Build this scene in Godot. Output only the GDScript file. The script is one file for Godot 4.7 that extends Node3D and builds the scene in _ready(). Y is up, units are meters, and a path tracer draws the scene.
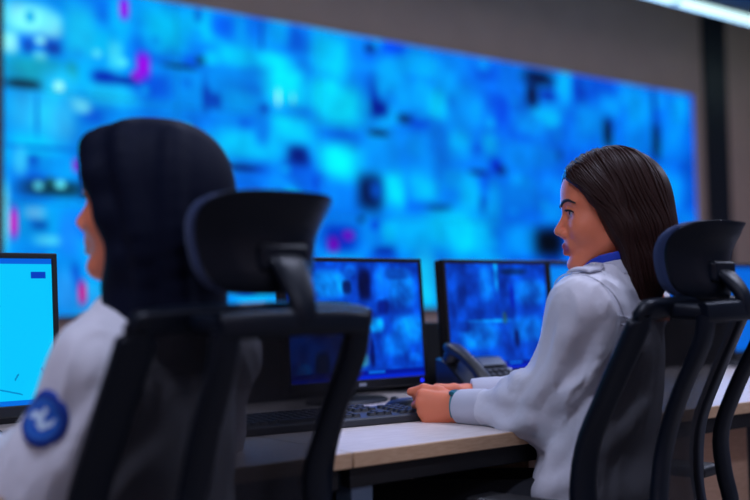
extends Node3D
# A security control room at night: two officers at a desk in front of a video wall. Units are metres; the desk runs along x, the video wall stands at z = -6.

var M := {}
var used := {}


func _ready() -> void:
	# ---- camera
	var cam := Camera3D.new()
	cam.name = "camera"
	cam.position = Vector3(0, 1.0, 0)
	cam.rotation_degrees = Vector3(2.95, -37.9, -1.1)
	var lens := CameraAttributesPhysical.new()
	lens.frustum_focal_length = 50.0
	lens.frustum_focus_distance = 2.2
	lens.frustum_near = 0.05
	lens.frustum_far = 60.0
	lens.exposure_aperture = 1.5
	cam.attributes = lens
	add_child(cam)
	cam.current = true
	# ---- environment
	var env := Environment.new()
	env.background_mode = Environment.BG_COLOR
	env.background_color = Color(0, 0, 0)
	env.tonemap_mode = Environment.TONE_MAPPER_LINEAR
	env.tonemap_exposure = 1.0
	env.sdfgi_enabled = true
	env.ssao_enabled = true
	env.ssil_enabled = true
	var we := WorldEnvironment.new()
	we.name = "environment"
	we.environment = env
	add_child(we)
	make_materials()
	# ---- lamps of the ceiling and the room around them
	build_room()
	build_ceiling_lights()
	build_video_wall()
	build_desks()
	build_chairs()
	build_people()
	build_desk_things()
	print("built in ", Time.get_ticks_msec(), " ms")


# ------------------------------------------------------------------ nodes
func numbered(called: String) -> String:
	var n: int = used.get(called, -1) + 1
	used[called] = n
	return called if n == 0 else "%s_%03d" % [called, n]


func thing(called: String, label: String, category: String, at := Vector3.ZERO, turn := 0.0, group := "") -> Node3D:
	var o := Node3D.new()
	o.name = numbered(called)
	add_child(o)
	o.position = at
	o.rotation_degrees.y = turn
	tag(o, label, category, group)
	return o


func tag(o: Node3D, label: String, category: String, group := "") -> void:
	o.set_meta("label", label)
	o.set_meta("category", category)
	if group:
		o.set_meta("group", group)


func part(called: String, g: Geo, m: Material, parent: Node3D, label := "") -> MeshInstance3D:
	var o := MeshInstance3D.new()
	o.mesh = g.commit()
	o.material_override = m
	o.name = called
	parent.add_child(o, true)
	if label:
		o.set_meta("label", label)
	return o


func structure(called: String, g: Geo, m: Material, at := Vector3.ZERO) -> MeshInstance3D:
	var o := MeshInstance3D.new()
	o.mesh = g.commit()
	o.material_override = m
	o.name = called
	o.position = at
	o.set_meta("kind", "structure")
	add_child(o)
	return o


# ------------------------------------------------------------------ meshes
class Geo:
	var v := PackedVector3Array()
	var n := PackedVector3Array()
	var uv := PackedVector2Array()
	var col := PackedColorArray()
	var ix := PackedInt32Array()

	func add(p: Vector3, nor := Vector3.ZERO, t := Vector2.ZERO) -> int:
		v.append(p)
		n.append(nor)
		uv.append(t)
		return v.size() - 1

	# corners run counter-clockwise seen from outside
	func tri(a: int, b: int, c: int) -> void:
		ix.append(a)
		ix.append(c)
		ix.append(b)

	func quad(a: int, b: int, c: int, d: int) -> void:
		tri(a, b, c)
		tri(a, c, d)

	func face(a: Vector3, b: Vector3, c: Vector3, d: Vector3) -> Geo:
		var nor := (b - a).cross(d - a).normalized()
		quad(add(a, nor, Vector2(0, 1)), add(b, nor, Vector2(1, 1)), add(c, nor, Vector2(1, 0)), add(d, nor, Vector2(0, 0)))
		return self

	# a box with rounded edges
	func box(c: Vector3, s: Vector3, r := 0.004, t := Basis.IDENTITY) -> Geo:
		var hs := s * 0.5
		r = minf(r, minf(hs.x, minf(hs.y, hs.z)) * 0.98)
		var axes := [Vector3.RIGHT, Vector3.UP, Vector3.BACK]
		for ax in 3:
			for sg in [-1.0, 1.0]:
				var w: Vector3 = axes[ax] * sg
				var a: Vector3 = axes[(ax + 1) % 3]
				var b: Vector3 = w.cross(a)
				var ha := absf(a.dot(hs))
				var hb := absf(b.dot(hs))
				var hw := absf(w.dot(hs))
				var la := [-ha, -ha + r, ha - r, ha]
				var lb := [-hb, -hb + r, hb - r, hb]
				var first := v.size()
				for i in 4:
					for j in 4:
						var p: Vector3 = a * la[i] + b * lb[j] + w * hw
						var inner := p.clamp(-hs + Vector3(r, r, r), hs - Vector3(r, r, r))
						var d := (p - inner).normalized()
						add(c + t * (inner + d * r), t * d, Vector2(i / 3.0, j / 3.0))
				for i in 3:
					for j in 3:
						quad(first + i * 4 + j, first + i * 4 + 4 + j, first + i * 4 + 5 + j, first + i * 4 + 1 + j)
		return self

	# rings of the same number of points, joined in order; closed round each ring
	func loft(rings: Array, caps := true) -> Geo:
		var m: int = rings[0].size()
		var first := v.size()
		for r in rings.size():
			for j in m:
				add(rings[r][j], Vector3.ZERO, Vector2(float(j) / m, float(r) / maxi(1, rings.size() - 1)))
		for r in rings.size() - 1:
			for j in m:
				var k := (j + 1) % m
				quad(first + r * m + j, first + r * m + k, first + r * m + m + k, first + r * m + m + j)
		if caps:
			for e in [0, rings.size() - 1]:
				var mid := Vector3.ZERO
				for p in rings[e]:
					mid += p
				var cc := add(mid / m)
				var f := v.size()
				for p in rings[e]:
					add(p)
				for j in m:
					if e == 0:
						tri(cc, f + (j + 1) % m, f + j)
					else:
						tri(cc, f + j, f + (j + 1) % m)
		return self

	# a bar swept along a path; half-width and half-height at every point; e < 1 makes the section squarer
	func sweep(path: Array, rx: Array, ry: Array, side: Vector3, sides := 14, e := 1.0, closed := false) -> Geo:
		var rings := []
		var cnt := path.size()
		for i in cnt:
			var a: Vector3 = path[(i - 1 + cnt) % cnt] if closed else path[maxi(i - 1, 0)]
			var b: Vector3 = path[(i + 1) % cnt] if closed else path[mini(i + 1, cnt - 1)]
			var t := (b - a).normalized()
			var x := (side - t * side.dot(t)).normalized()
			var y := t.cross(x)
			var hx: float = rx[mini(i, rx.size() - 1)]
			var hy: float = ry[mini(i, ry.size() - 1)]
			var ring := PackedVector3Array()
			for j in sides:
				var an := TAU * j / sides
				var cx := cos(an)
				var sy := sin(an)
				ring.append(path[i] + x * (signf(cx) * pow(absf(cx), e) * hx) + y * (signf(sy) * pow(absf(sy), e) * hy))
			rings.append(ring)
		if closed:
			rings.append(rings[0])
		return loft(rings, not closed)

	func tube(path: Array, r: Array, sides := 10) -> Geo:
		var d: Vector3 = path[path.size() - 1] - path[0]
		var side := Vector3.RIGHT if absf(d.normalized().x) < 0.6 else Vector3.UP
		if absf(d.normalized().x) < 0.6 and absf(d.normalized().y) < 0.6:
			side = Vector3.UP
		return sweep(path, r, r, side, sides)

	# a profile of (radius, height) turned round an axis
	func lathe(profile: Array, c: Vector3, t := Basis.IDENTITY, sides := 24) -> Geo:
		var rings := []
		for p in profile:
			var ring := PackedVector3Array()
			for j in sides:
				var an := -TAU * j / sides
				ring.append(c + t * Vector3(cos(an) * p.x, p.y, sin(an) * p.x))
			rings.append(ring)
		return loft(rings, true)

	# a curved plate: rows of front points, thickened against the given depth vectors
	func plate(front: Array, back: Array) -> Geo:
		var rows := front.size()
		var cols: int = front[0].size()
		var f := v.size()
		for i in rows:
			for j in cols:
				add(front[i][j], Vector3.ZERO, Vector2(float(j) / (cols - 1), float(i) / (rows - 1)))
		var b := v.size()
		for i in rows:
			for j in cols:
				add(back[i][j], Vector3.ZERO, Vector2(float(j) / (cols - 1), float(i) / (rows - 1)))
		for i in rows - 1:
			for j in cols - 1:
				var q := i * cols + j
				quad(f + q, f + q + cols, f + q + cols + 1, f + q + 1)
				quad(b + q, b + q + 1, b + q + cols + 1, b + q + cols)
		var loop := []
		for j in cols:
			loop.append(j)
		for i in range(1, rows):
			loop.append(i * cols + cols - 1)
		for j in range(cols - 2, -1, -1):
			loop.append((rows - 1) * cols + j)
		for i in range(rows - 2, 0, -1):
			loop.append(i * cols)
		for q in loop.size():
			var s: int = loop[q]
			var e: int = loop[(q + 1) % loop.size()]
			quad(f + s, f + e, b + e, b + s)
		return self

	func join(o: Geo, t := Transform3D.IDENTITY) -> Geo:
		var first := v.size()
		for i in o.v.size():
			v.append(t * o.v[i])
			n.append((t.basis * o.n[i]).normalized() if o.n[i] != Vector3.ZERO else Vector3.ZERO)
			uv.append(o.uv[i])
		if o.col.size() == o.v.size() and o.v.size() > 0:
			while col.size() < first:
				col.append(Color.WHITE)
			col.append_array(o.col)
		for i in o.ix:
			ix.append(first + i)
		return self

	func smooth_normals() -> PackedVector3Array:
		var acc := PackedVector3Array()
		acc.resize(v.size())
		for q in range(0, ix.size(), 3):
			var a := ix[q]
			var b := ix[q + 2]
			var c := ix[q + 1]
			var w := (v[b] - v[a]).cross(v[c] - v[a])
			acc[a] += w
			acc[b] += w
			acc[c] += w
		for i in acc.size():
			acc[i] = acc[i].normalized() if acc[i].length_squared() > 0.0 else Vector3.UP
		return acc

	func commit() -> ArrayMesh:
		var nn := n
		for q in n:
			if q == Vector3.ZERO:
				nn = smooth_normals()
				for i in n.size():
					if n[i] != Vector3.ZERO:
						nn[i] = n[i]
				break
		var a := []
		a.resize(Mesh.ARRAY_MAX)
		a[Mesh.ARRAY_VERTEX] = v
		a[Mesh.ARRAY_NORMAL] = nn
		a[Mesh.ARRAY_TEX_UV] = uv
		if col.size() > 0:
			while col.size() < v.size():
				col.append(Color.WHITE)
			a[Mesh.ARRAY_COLOR] = col
		a[Mesh.ARRAY_INDEX] = ix
		var out := ArrayMesh.new()
		out.add_surface_from_arrays(Mesh.PRIMITIVE_TRIANGLES, a)
		return out


# a distance field on a grid, joined from soft shapes and meshed as surface nets
class Field:
	var h: float
	var o: Vector3
	var nx: int
	var ny: int
	var nz: int
	var v := PackedFloat32Array()

	func _init(lo: Vector3, hi: Vector3, cell: float) -> void:
		h = cell
		o = lo
		nx = int(ceil((hi.x - lo.x) / h)) + 1
		ny = int(ceil((hi.y - lo.y) / h)) + 1
		nz = int(ceil((hi.z - lo.z) / h)) + 1
		v.resize(nx * ny * nz)
		v.fill(1.0)

	func lowest(p: Vector3) -> Vector3i:
		var q := (p - o) / h
		return Vector3i(clampi(int(floor(q.x)), 0, nx - 1), clampi(int(floor(q.y)), 0, ny - 1), clampi(int(floor(q.z)), 0, nz - 1))

	func cap(a: Vector3, b: Vector3, ra: float, rb: float, k := 0.02) -> Field:
		var m := maxf(ra, rb) + k + 3.0 * h
		var lo := lowest(a.min(b) - Vector3(m, m, m))
		var hi := lowest(a.max(b) + Vector3(m, m, m))
		var w := v
		v = PackedFloat32Array()
		var ba := b - a
		var bb := maxf(ba.length_squared(), 1e-9)
		var dr := rb - ra
		for z in range(lo.z, hi.z + 1):
			for y in range(lo.y, hi.y + 1):
				var at := (z * ny + y) * nx
				var p := Vector3(o.x + lo.x * h, o.y + y * h, o.z + z * h) - a
				for x in range(lo.x, hi.x + 1):
					var t := clampf(p.dot(ba) / bb, 0.0, 1.0)
					var d := (p - ba * t).length() - ra - dr * t
					var c := w[at + x]
					var s := k - absf(c - d)
					w[at + x] = minf(c, d) - (s * s * 0.25 / k if s > 0.0 else 0.0)
					p.x += h
		v = w
		return self

	func chain(pts: Array, rs: Array, k := 0.02) -> Field:
		for i in pts.size() - 1:
			cap(pts[i], pts[i + 1], rs[i], rs[i + 1], k)
		return self

	func ell(c: Vector3, r: Vector3, k := 0.02, t := Basis.IDENTITY, cut := false) -> Field:
		var m := maxf(r.x, maxf(r.y, r.z)) + k + 3.0 * h
		var lo := lowest(c - Vector3(m, m, m))
		var hi := lowest(c + Vector3(m, m, m))
		var inv := t.inverse()
		var i1 := Vector3(1.0 / r.x, 1.0 / r.y, 1.0 / r.z)
		var i2 := i1 * i1
		var w := v
		v = PackedFloat32Array()
		var step := inv * Vector3(h, 0, 0)
		for z in range(lo.z, hi.z + 1):
			for y in range(lo.y, hi.y + 1):
				var at := (z * ny + y) * nx
				var q := inv * (Vector3(o.x + lo.x * h, o.y + y * h, o.z + z * h) - c)
				for x in range(lo.x, hi.x + 1):
					var k0 := (q * i1).length()
					var d := k0 * (k0 - 1.0) / maxf((q * i2).length(), 1e-6)
					var e := w[at + x]
					if cut:
						d = -d
						var s := k - absf(e - d)
						w[at + x] = maxf(e, d) + (s * s * 0.25 / k if s > 0.0 else 0.0)
					else:
						var s := k - absf(e - d)
						w[at + x] = minf(e, d) - (s * s * 0.25 / k if s > 0.0 else 0.0)
					q += step
		v = w
		return self

	func value(p: Vector3) -> float:
		var q := (p - o) / h
		var x := clampi(int(floor(q.x)), 0, nx - 2)
		var y := clampi(int(floor(q.y)), 0, ny - 2)
		var z := clampi(int(floor(q.z)), 0, nz - 2)
		var f := q - Vector3(x, y, z)
		var at := (z * ny + y) * nx + x
		var s := nx * ny
		return lerpf(lerpf(lerpf(v[at], v[at + 1], f.x), lerpf(v[at + nx], v[at + nx + 1], f.x), f.y), lerpf(lerpf(v[at + s], v[at + s + 1], f.x), lerpf(v[at + s + nx], v[at + s + nx + 1], f.x), f.y), f.z)

	func slope(p: Vector3) -> Vector3:
		var d := h * 1.2
		return Vector3(value(p + Vector3(d, 0, 0)) - value(p - Vector3(d, 0, 0)), value(p + Vector3(0, d, 0)) - value(p - Vector3(0, d, 0)), value(p + Vector3(0, 0, d)) - value(p - Vector3(0, 0, d))).normalized()

	# the nearest point of the surface, raised by so much
	func onto(p: Vector3, raised := 0.0) -> Vector3:
		for i in 7:
			p -= slope(p) * clampf(value(p) - raised, -0.03, 0.03)
		return p

	func mesh() -> Geo:
		var g := Geo.new()
		var cell := PackedInt32Array()
		cell.resize(nx * ny * nz)
		cell.fill(-1)
		var s := nx * ny
		var offs := [0, 1, nx, nx + 1, s, s + 1, s + nx, s + nx + 1]
		var corner := [Vector3(0, 0, 0), Vector3(1, 0, 0), Vector3(0, 1, 0), Vector3(1, 1, 0), Vector3(0, 0, 1), Vector3(1, 0, 1), Vector3(0, 1, 1), Vector3(1, 1, 1)]
		var edges := [[0, 1], [2, 3], [4, 5], [6, 7], [0, 2], [1, 3], [4, 6], [5, 7], [0, 4], [1, 5], [2, 6], [3, 7]]
		var w := v
		for z in nz - 1:
			for y in ny - 1:
				var row := (z * ny + y) * nx
				var x := 0
				while x < nx - 1:
					var at := row + x
					var c := w[at]
					# far from any surface the next cells hold none either
					if c > 3.0 * h or c < -3.0 * h:
						x += 2 if c < 0.99 else 1
						continue
					var neg := 0
					for q in offs:
						if w[at + q] < 0.0:
							neg += 1
					if neg > 0 and neg < 8:
						var sum := Vector3.ZERO
						var cnt := 0
						for e in edges:
							var a: float = w[at + offs[e[0]]]
							var b: float = w[at + offs[e[1]]]
							if (a < 0.0) != (b < 0.0):
								sum += (corner[e[0]] as Vector3).lerp(corner[e[1]], a / (a - b))
								cnt += 1
						cell[at] = g.add(o + (Vector3(x, y, z) + sum / cnt) * h)
					x += 1
		for z in range(1, nz - 1):
			for y in range(1, ny - 1):
				for x in range(1, nx - 1):
					var at := (z * ny + y) * nx + x
					if cell[at] < 0:
						continue
					var inside := w[at] < 0.0
					for e in [[1, nx, s], [nx, s, 1], [s, 1, nx]]:
						if (w[at + e[0]] < 0.0) == inside:
							continue
						var q0 := cell[at]
						var q1: int = cell[at - e[1]]
						var q2: int = cell[at - e[1] - e[2]]
						var q3: int = cell[at - e[2]]
						if q1 < 0 or q2 < 0 or q3 < 0:
							continue
						if inside:
							g.quad(q0, q1, q2, q3)
						else:
							g.quad(q0, q3, q2, q1)
		return g


static func curve(pts: Array, steps: int) -> Array:
	var out := []
	var last := pts.size() - 1
	for i in last:
		var p0: Vector3 = pts[maxi(i - 1, 0)]
		var p1: Vector3 = pts[i]
		var p2: Vector3 = pts[i + 1]
		var p3: Vector3 = pts[mini(i + 2, last)]
		for k in steps:
			out.append(p1.cubic_interpolate(p2, p0, p3, float(k) / steps))
	out.append(pts[last])
	return out


static func ramp(vals: Array, count: int) -> Array:
	var out := []
	for i in count:
		var t := float(i) / (count - 1) * (vals.size() - 1)
		var k := mini(int(t), vals.size() - 2)
		out.append(lerpf(vals[k], vals[k + 1], t - k))
	return out


# ------------------------------------------------------------------ materials
func noise_tex(freq: float, seed_: int, octaves := 3, side := 256, kind := FastNoiseLite.TYPE_SIMPLEX_SMOOTH) -> ImageTexture:
	var f := FastNoiseLite.new()
	f.noise_type = kind
	f.frequency = freq
	f.seed = seed_
	f.fractal_octaves = octaves
	return ImageTexture.create_from_image(f.get_seamless_image(side, side))


func mat(color: Color, rough := 0.6, metal := 0.0, bump: Texture2D = null, depth := 0.0, scale := 1.0) -> StandardMaterial3D:
	var m := StandardMaterial3D.new()
	m.albedo_color = color
	m.roughness = rough
	m.metallic = metal
	if bump:
		m.heightmap_enabled = true
		m.heightmap_texture = bump
		m.heightmap_scale = depth
		m.uv1_triplanar = true
		m.uv1_scale = Vector3(scale, scale, scale)
	return m


# albedo mottled between two tones by a seamless noise
func mottled(a: Color, b: Color, freq: float, seed_: int, scale: float, rough := 0.6, stretch := Vector3.ONE) -> StandardMaterial3D:
	var f := FastNoiseLite.new()
	f.frequency = freq
	f.seed = seed_
	f.fractal_octaves = 4
	var src := f.get_seamless_image(256, 256)
	var im := Image.create(256, 256, false, Image.FORMAT_RGB8)
	for y in 256:
		for x in 256:
			im.set_pixel(x, y, a.lerp(b, src.get_pixel(x, y).r))
	var m := StandardMaterial3D.new()
	m.albedo_texture = ImageTexture.create_from_image(im)
	m.roughness = rough
	m.uv1_triplanar = true
	m.uv1_world_triplanar = true
	m.uv1_scale = stretch * scale
	return m


func make_materials() -> void:
	var cloth := noise_tex(0.03, 3, 4)
	var weave := noise_tex(0.25, 5, 2)
	var skin_bump := noise_tex(0.2, 9, 2)
	M.wall = mottled(Color8(198, 163, 144), Color8(188, 155, 138), 0.02, 11, 0.4, 0.85)
	M.ceiling = mat(Color8(58, 66, 84), 0.8)
	M.raft = mat(Color8(5, 17, 36), 0.8)
	M.floor = mottled(Color8(128, 120, 116), Color8(108, 102, 100), 0.1, 12, 1.2, 0.8)
	M.column = mat(Color8(14, 20, 30), 0.5)
	M.laminate = mottled(Color8(226, 214, 208), Color8(208, 194, 188), 0.05, 14, 1.0, 0.5, Vector3(1, 1, 4))
	M.edge = mottled(Color8(206, 172, 138), Color8(186, 148, 114), 0.06, 15, 2.0, 0.45, Vector3(1, 6, 6))
	M.wood = mottled(Color8(222, 182, 154), Color8(200, 158, 128), 0.05, 16, 1.4, 0.5, Vector3(1, 6, 6))
	M.black_panel = mat(Color8(18, 19, 23), 0.6)
	M.leg = mat(Color8(104, 122, 144), 0.42, 0.3)
	M.black_plastic = mat(Color8(20, 21, 24), 0.4)
	M.bezel = mat(Color8(14, 15, 18), 0.35)
	M.dark_grey = mat(Color8(42, 46, 54), 0.5)
	M.key = mat(Color8(38, 42, 50), 0.55)
	M.badge = mat(Color8(170, 176, 186), 0.35, 0.6)
	M.silver = mat(Color8(150, 158, 168), 0.3, 0.7)
	M.chair_frame = mat(Color8(9, 17, 29), 0.38)
	M.chair_frame.metallic_specular = 0.36
	M.pad = mat(Color8(26, 46, 88), 0.8, 0.0, weave, 0.08, 18.0)
	M.pad.rim_enabled = true
	M.pad.rim = 0.6
	M.chair_fabric = mat(Color8(24, 36, 60), 0.8, 0.0, weave, 0.08, 18.0)
	M.chair_fabric.rim_enabled = true
	M.chair_fabric.rim = 0.9
	M.mesh = mat(Color(0.1, 0.105, 0.14, 0.72), 0.75)
	M.mesh.transparency = BaseMaterial3D.TRANSPARENCY_ALPHA
	M.metal = mat(Color8(120, 124, 130), 0.3, 0.9)
	M.shirt = mat(Color8(222, 221, 230), 0.75, 0.0, cloth, 0.1, 4.0)
	M.shirt_seam = mat(Color8(198, 198, 210), 0.75)
	M.trousers = mat(Color8(16, 18, 26), 0.8, 0.0, cloth, 0.1, 4.0)
	M.hijab = mat(Color8(6, 13, 34), 0.7, 0.0, cloth, 0.05, 3.0)
	M.hijab.metallic_specular = 0.25
	M.shoe = mat(Color8(14, 14, 16), 0.4)
	M.skin = mat(Color.WHITE, 0.48, 0.0, skin_bump, 0.02, 30.0)
	M.skin.vertex_color_use_as_albedo = true
	M.skin.subsurf_scatter_enabled = true
	M.skin.subsurf_scatter_strength = 0.15
	M.hair = mat(Color8(44, 24, 20), 0.42)
	M.hair.metallic_specular = 0.28
	M.lash = mat(Color8(16, 11, 12), 0.6)
	M.eye_white = mat(Color8(220, 216, 214), 0.15)
	M.iris = mat(Color8(36, 22, 16), 0.1)
	M.lanyard = mat(Color8(18, 62, 190), 0.55)
	M.button = mat(Color8(206, 208, 216), 0.3)
	M.watch = mat(Color8(36, 110, 120), 0.3, 0.4)
	M.strap = mat(Color8(70, 130, 140), 0.5)
	M.belt = mat(Color8(12, 12, 14), 0.4)


# ------------------------------------------------------------------ room
func slab(lo: Vector3, hi: Vector3) -> Geo:
	return Geo.new().box((lo + hi) * 0.5, hi - lo, 0.002)


func build_room() -> void:
	structure("floor", slab(Vector3(-3.2, -0.2, -6.3), Vector3(12.2, 0, 3.2)), M.floor)
	structure("ceiling", slab(Vector3(-3.2, 3.85, -6.3), Vector3(12.2, 4.05, 3.2)), M.ceiling)
	structure("wall_front", slab(Vector3(-3.2, 0, -6.3), Vector3(12.2, 3.85, -6.08)), M.wall)
	structure("wall_back", slab(Vector3(-3.2, 0, 3.0), Vector3(12.2, 3.85, 3.2)), M.wall)
	structure("wall_left", slab(Vector3(-3.2, 0, -6.08), Vector3(-3.0, 3.85, 3.0)), M.wall)
	structure("wall_right", slab(Vector3(12.0, 0, -6.08), Vector3(12.2, 3.85, 3.0)), M.wall)
	# a dark upright strip on the front wall, right of the video wall
	structure("trim_1", slab(Vector3(8.9, 0, -6.082), Vector3(9.28, 3.85, -6.05)), M.column)
	structure("baseboard_front", slab(Vector3(-3.0, 0, -6.082), Vector3(8.9, 0.1, -6.06)), M.black_panel)
	# the lowered part of the ceiling
	structure("trim_2", slab(Vector3(-3.0, 3.5, -5.2), Vector3(12.0, 3.62, 3.0)), M.raft)


func build_ceiling_lights() -> void:
	var glow := StandardMaterial3D.new()
	glow.albedo_color = Color8(230, 245, 250)
	glow.emission_enabled = true
	glow.emission = Color8(214, 255, 255)
	glow.emission_energy_multiplier = 1.7
	var bars := [
		["light bar along the ceiling edge above the left of the video wall", 0.4, 4.98], ["short end of the white light bar along the ceiling edge", 5.0, 7.2], ["long white light bar at the ceiling edge near the dark upright strip", 7.22, 11.5]
	]
	for b in bars:
		var o := thing("ceiling_light", b[0], "light", Vector3((b[1] + b[2]) * 0.5, 3.5, -5.16), 0, "light bars along the ceiling edge")
		var l: float = b[2] - b[1]
		part("housing", Geo.new().box(Vector3(0, -0.006, 0), Vector3(l, 0.012, 0.07), 0.003), M.dark_grey, o)
		part("diffuser", Geo.new().box(Vector3(0, -0.045, 0), Vector3(l - 0.03, 0.055, 0.055), 0.012), glow, o)
		var a := AreaLight3D.new()
		a.name = "bar_light"
		a.area_size = Vector2(l - 0.03, 0.055)
		a.light_color = Color8(214, 255, 255)
		a.light_energy = 0.022 * l
		a.area_range = 14.0
		a.area_attenuation = 2.0
		a.shadow_enabled = true
		a.position = Vector3(0, -0.08, -0.02)
		a.rotation_degrees = Vector3(-40, 0, 0)
		o.add_child(a)
		for e in [-1, 1]:
			part("end_cap", Geo.new().box(Vector3(e * (l * 0.5 - 0.008), -0.045, 0), Vector3(0.015, 0.055, 0.055), 0.004), M.silver, o)
	# panels set in the lowered ceiling over the desks and behind them
	var panel_glow := StandardMaterial3D.new()
	panel_glow.albedo_color = Color8(235, 230, 228)
	panel_glow.emission_enabled = true
	panel_glow.emission = Color8(214, 222, 255)
	panel_glow.emission_energy_multiplier = 2.0
	for p in [[-0.4, -0.9, 4.8], [2.6, -0.9, 4.8], [5.6, -0.9, 4.8], [-0.4, 2.3, 3.4], [2.6, 2.3, 3.4], [2.6, -3.4, 2.6], [5.6, -3.4, 2.6], [8.6, -3.4, 2.6]]:
		var o := thing("ceiling_panel_light", "flat cool white light panel set in the lowered ceiling", "light", Vector3(p[0], 3.5, p[1]), 0, "light panels of the lowered ceiling")
		part("frame", Geo.new().box(Vector3(0, -0.008, 0), Vector3(1.24, 0.016, 0.34), 0.004), M.silver, o)
		part("diffuser", Geo.new().box(Vector3(0, -0.014, 0), Vector3(1.18, 0.02, 0.28), 0.004), panel_glow, o)
		var a := AreaLight3D.new()
		a.name = "panel_light"
		a.area_size = Vector2(1.18, 0.28)
		a.light_color = Color8(214, 222, 255)
		a.light_energy = p[2]
		a.area_range = 14.0
		a.area_attenuation = 2.0
		a.shadow_enabled = true
		a.position = Vector3(0, -0.03, 0)
		a.rotation_degrees = Vector3(-90, 0, 0)
		o.add_child(a)


# ------------------------------------------------------------------ pictures on screens
func paint(w: int, h: int, ground: Array, blobs: Array, hard := 0.45, grain := 0.0, fine := 0.03) -> Image:
	var im := Image.create(w, h, false, Image.FORMAT_RGB8)
	for x in w:
		var t := float(x) / (w - 1) * (ground.size() - 1)
		var k := mini(int(t), ground.size() - 2)
		im.fill_rect(Rect2i(x, 0, 1, h), (ground[k] as Color).lerp(ground[k + 1], t - k))
	for b in blobs:
		var c := Color.hex((b[4] << 8) | 255)
		var cx: float = b[0] * 0.001 * w
		var cy: float = b[1] * 0.001 * h
		var rx: float = maxf(b[2] * 0.0005 * w, 0.8)
		var ry: float = maxf(b[3] * 0.0005 * h, 0.8)
		for y in range(maxi(0, int(cy - ry * 1.25)), mini(h, int(cy + ry * 1.25) + 1)):
			for x in range(maxi(0, int(cx - rx * 1.25)), mini(w, int(cx + rx * 1.25) + 1)):
				var ax := absf(x - cx) / rx
				var ay := absf(y - cy) / ry
				var d := pow(pow(ax, 3.0) + pow(ay, 3.0), 1.0 / 3.0)
				var s := 1.0 - smoothstep(hard, 1.25, d)
				if s > 0.01:
					im.set_pixel(x, y, im.get_pixel(x, y).lerp(c, s))
	# uneven light and dark inside the camera pictures
	if grain > 0.0:
		var f := FastNoiseLite.new()
		f.seed = 8
		f.frequency = fine
		f.fractal_octaves = 3
		for y in h:
			for x in w:
				var c := im.get_pixel(x, y)
				var n := f.get_noise_2d(x, y * 0.8) * grain
				im.set_pixel(x, y, Color(c.r, clampf(c.g * (1.0 + n * 1.6), 0, 1), clampf(c.b * (1.0 + n), 0, 1)))
	return im


func screen_mat(im: Image, energy: float) -> StandardMaterial3D:
	var m := StandardMaterial3D.new()
	m.albedo_color = Color8(6, 7, 10)
	m.roughness = 0.5
	m.metallic_specular = 0.2
	m.emission_enabled = true
	m.emission = Color.WHITE
	m.emission_operator = BaseMaterial3D.EMISSION_OP_MULTIPLY
	m.emission_texture = ImageTexture.create_from_image(im)
	m.emission_energy_multiplier = energy
	m.texture_repeat = false
	return m


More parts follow.
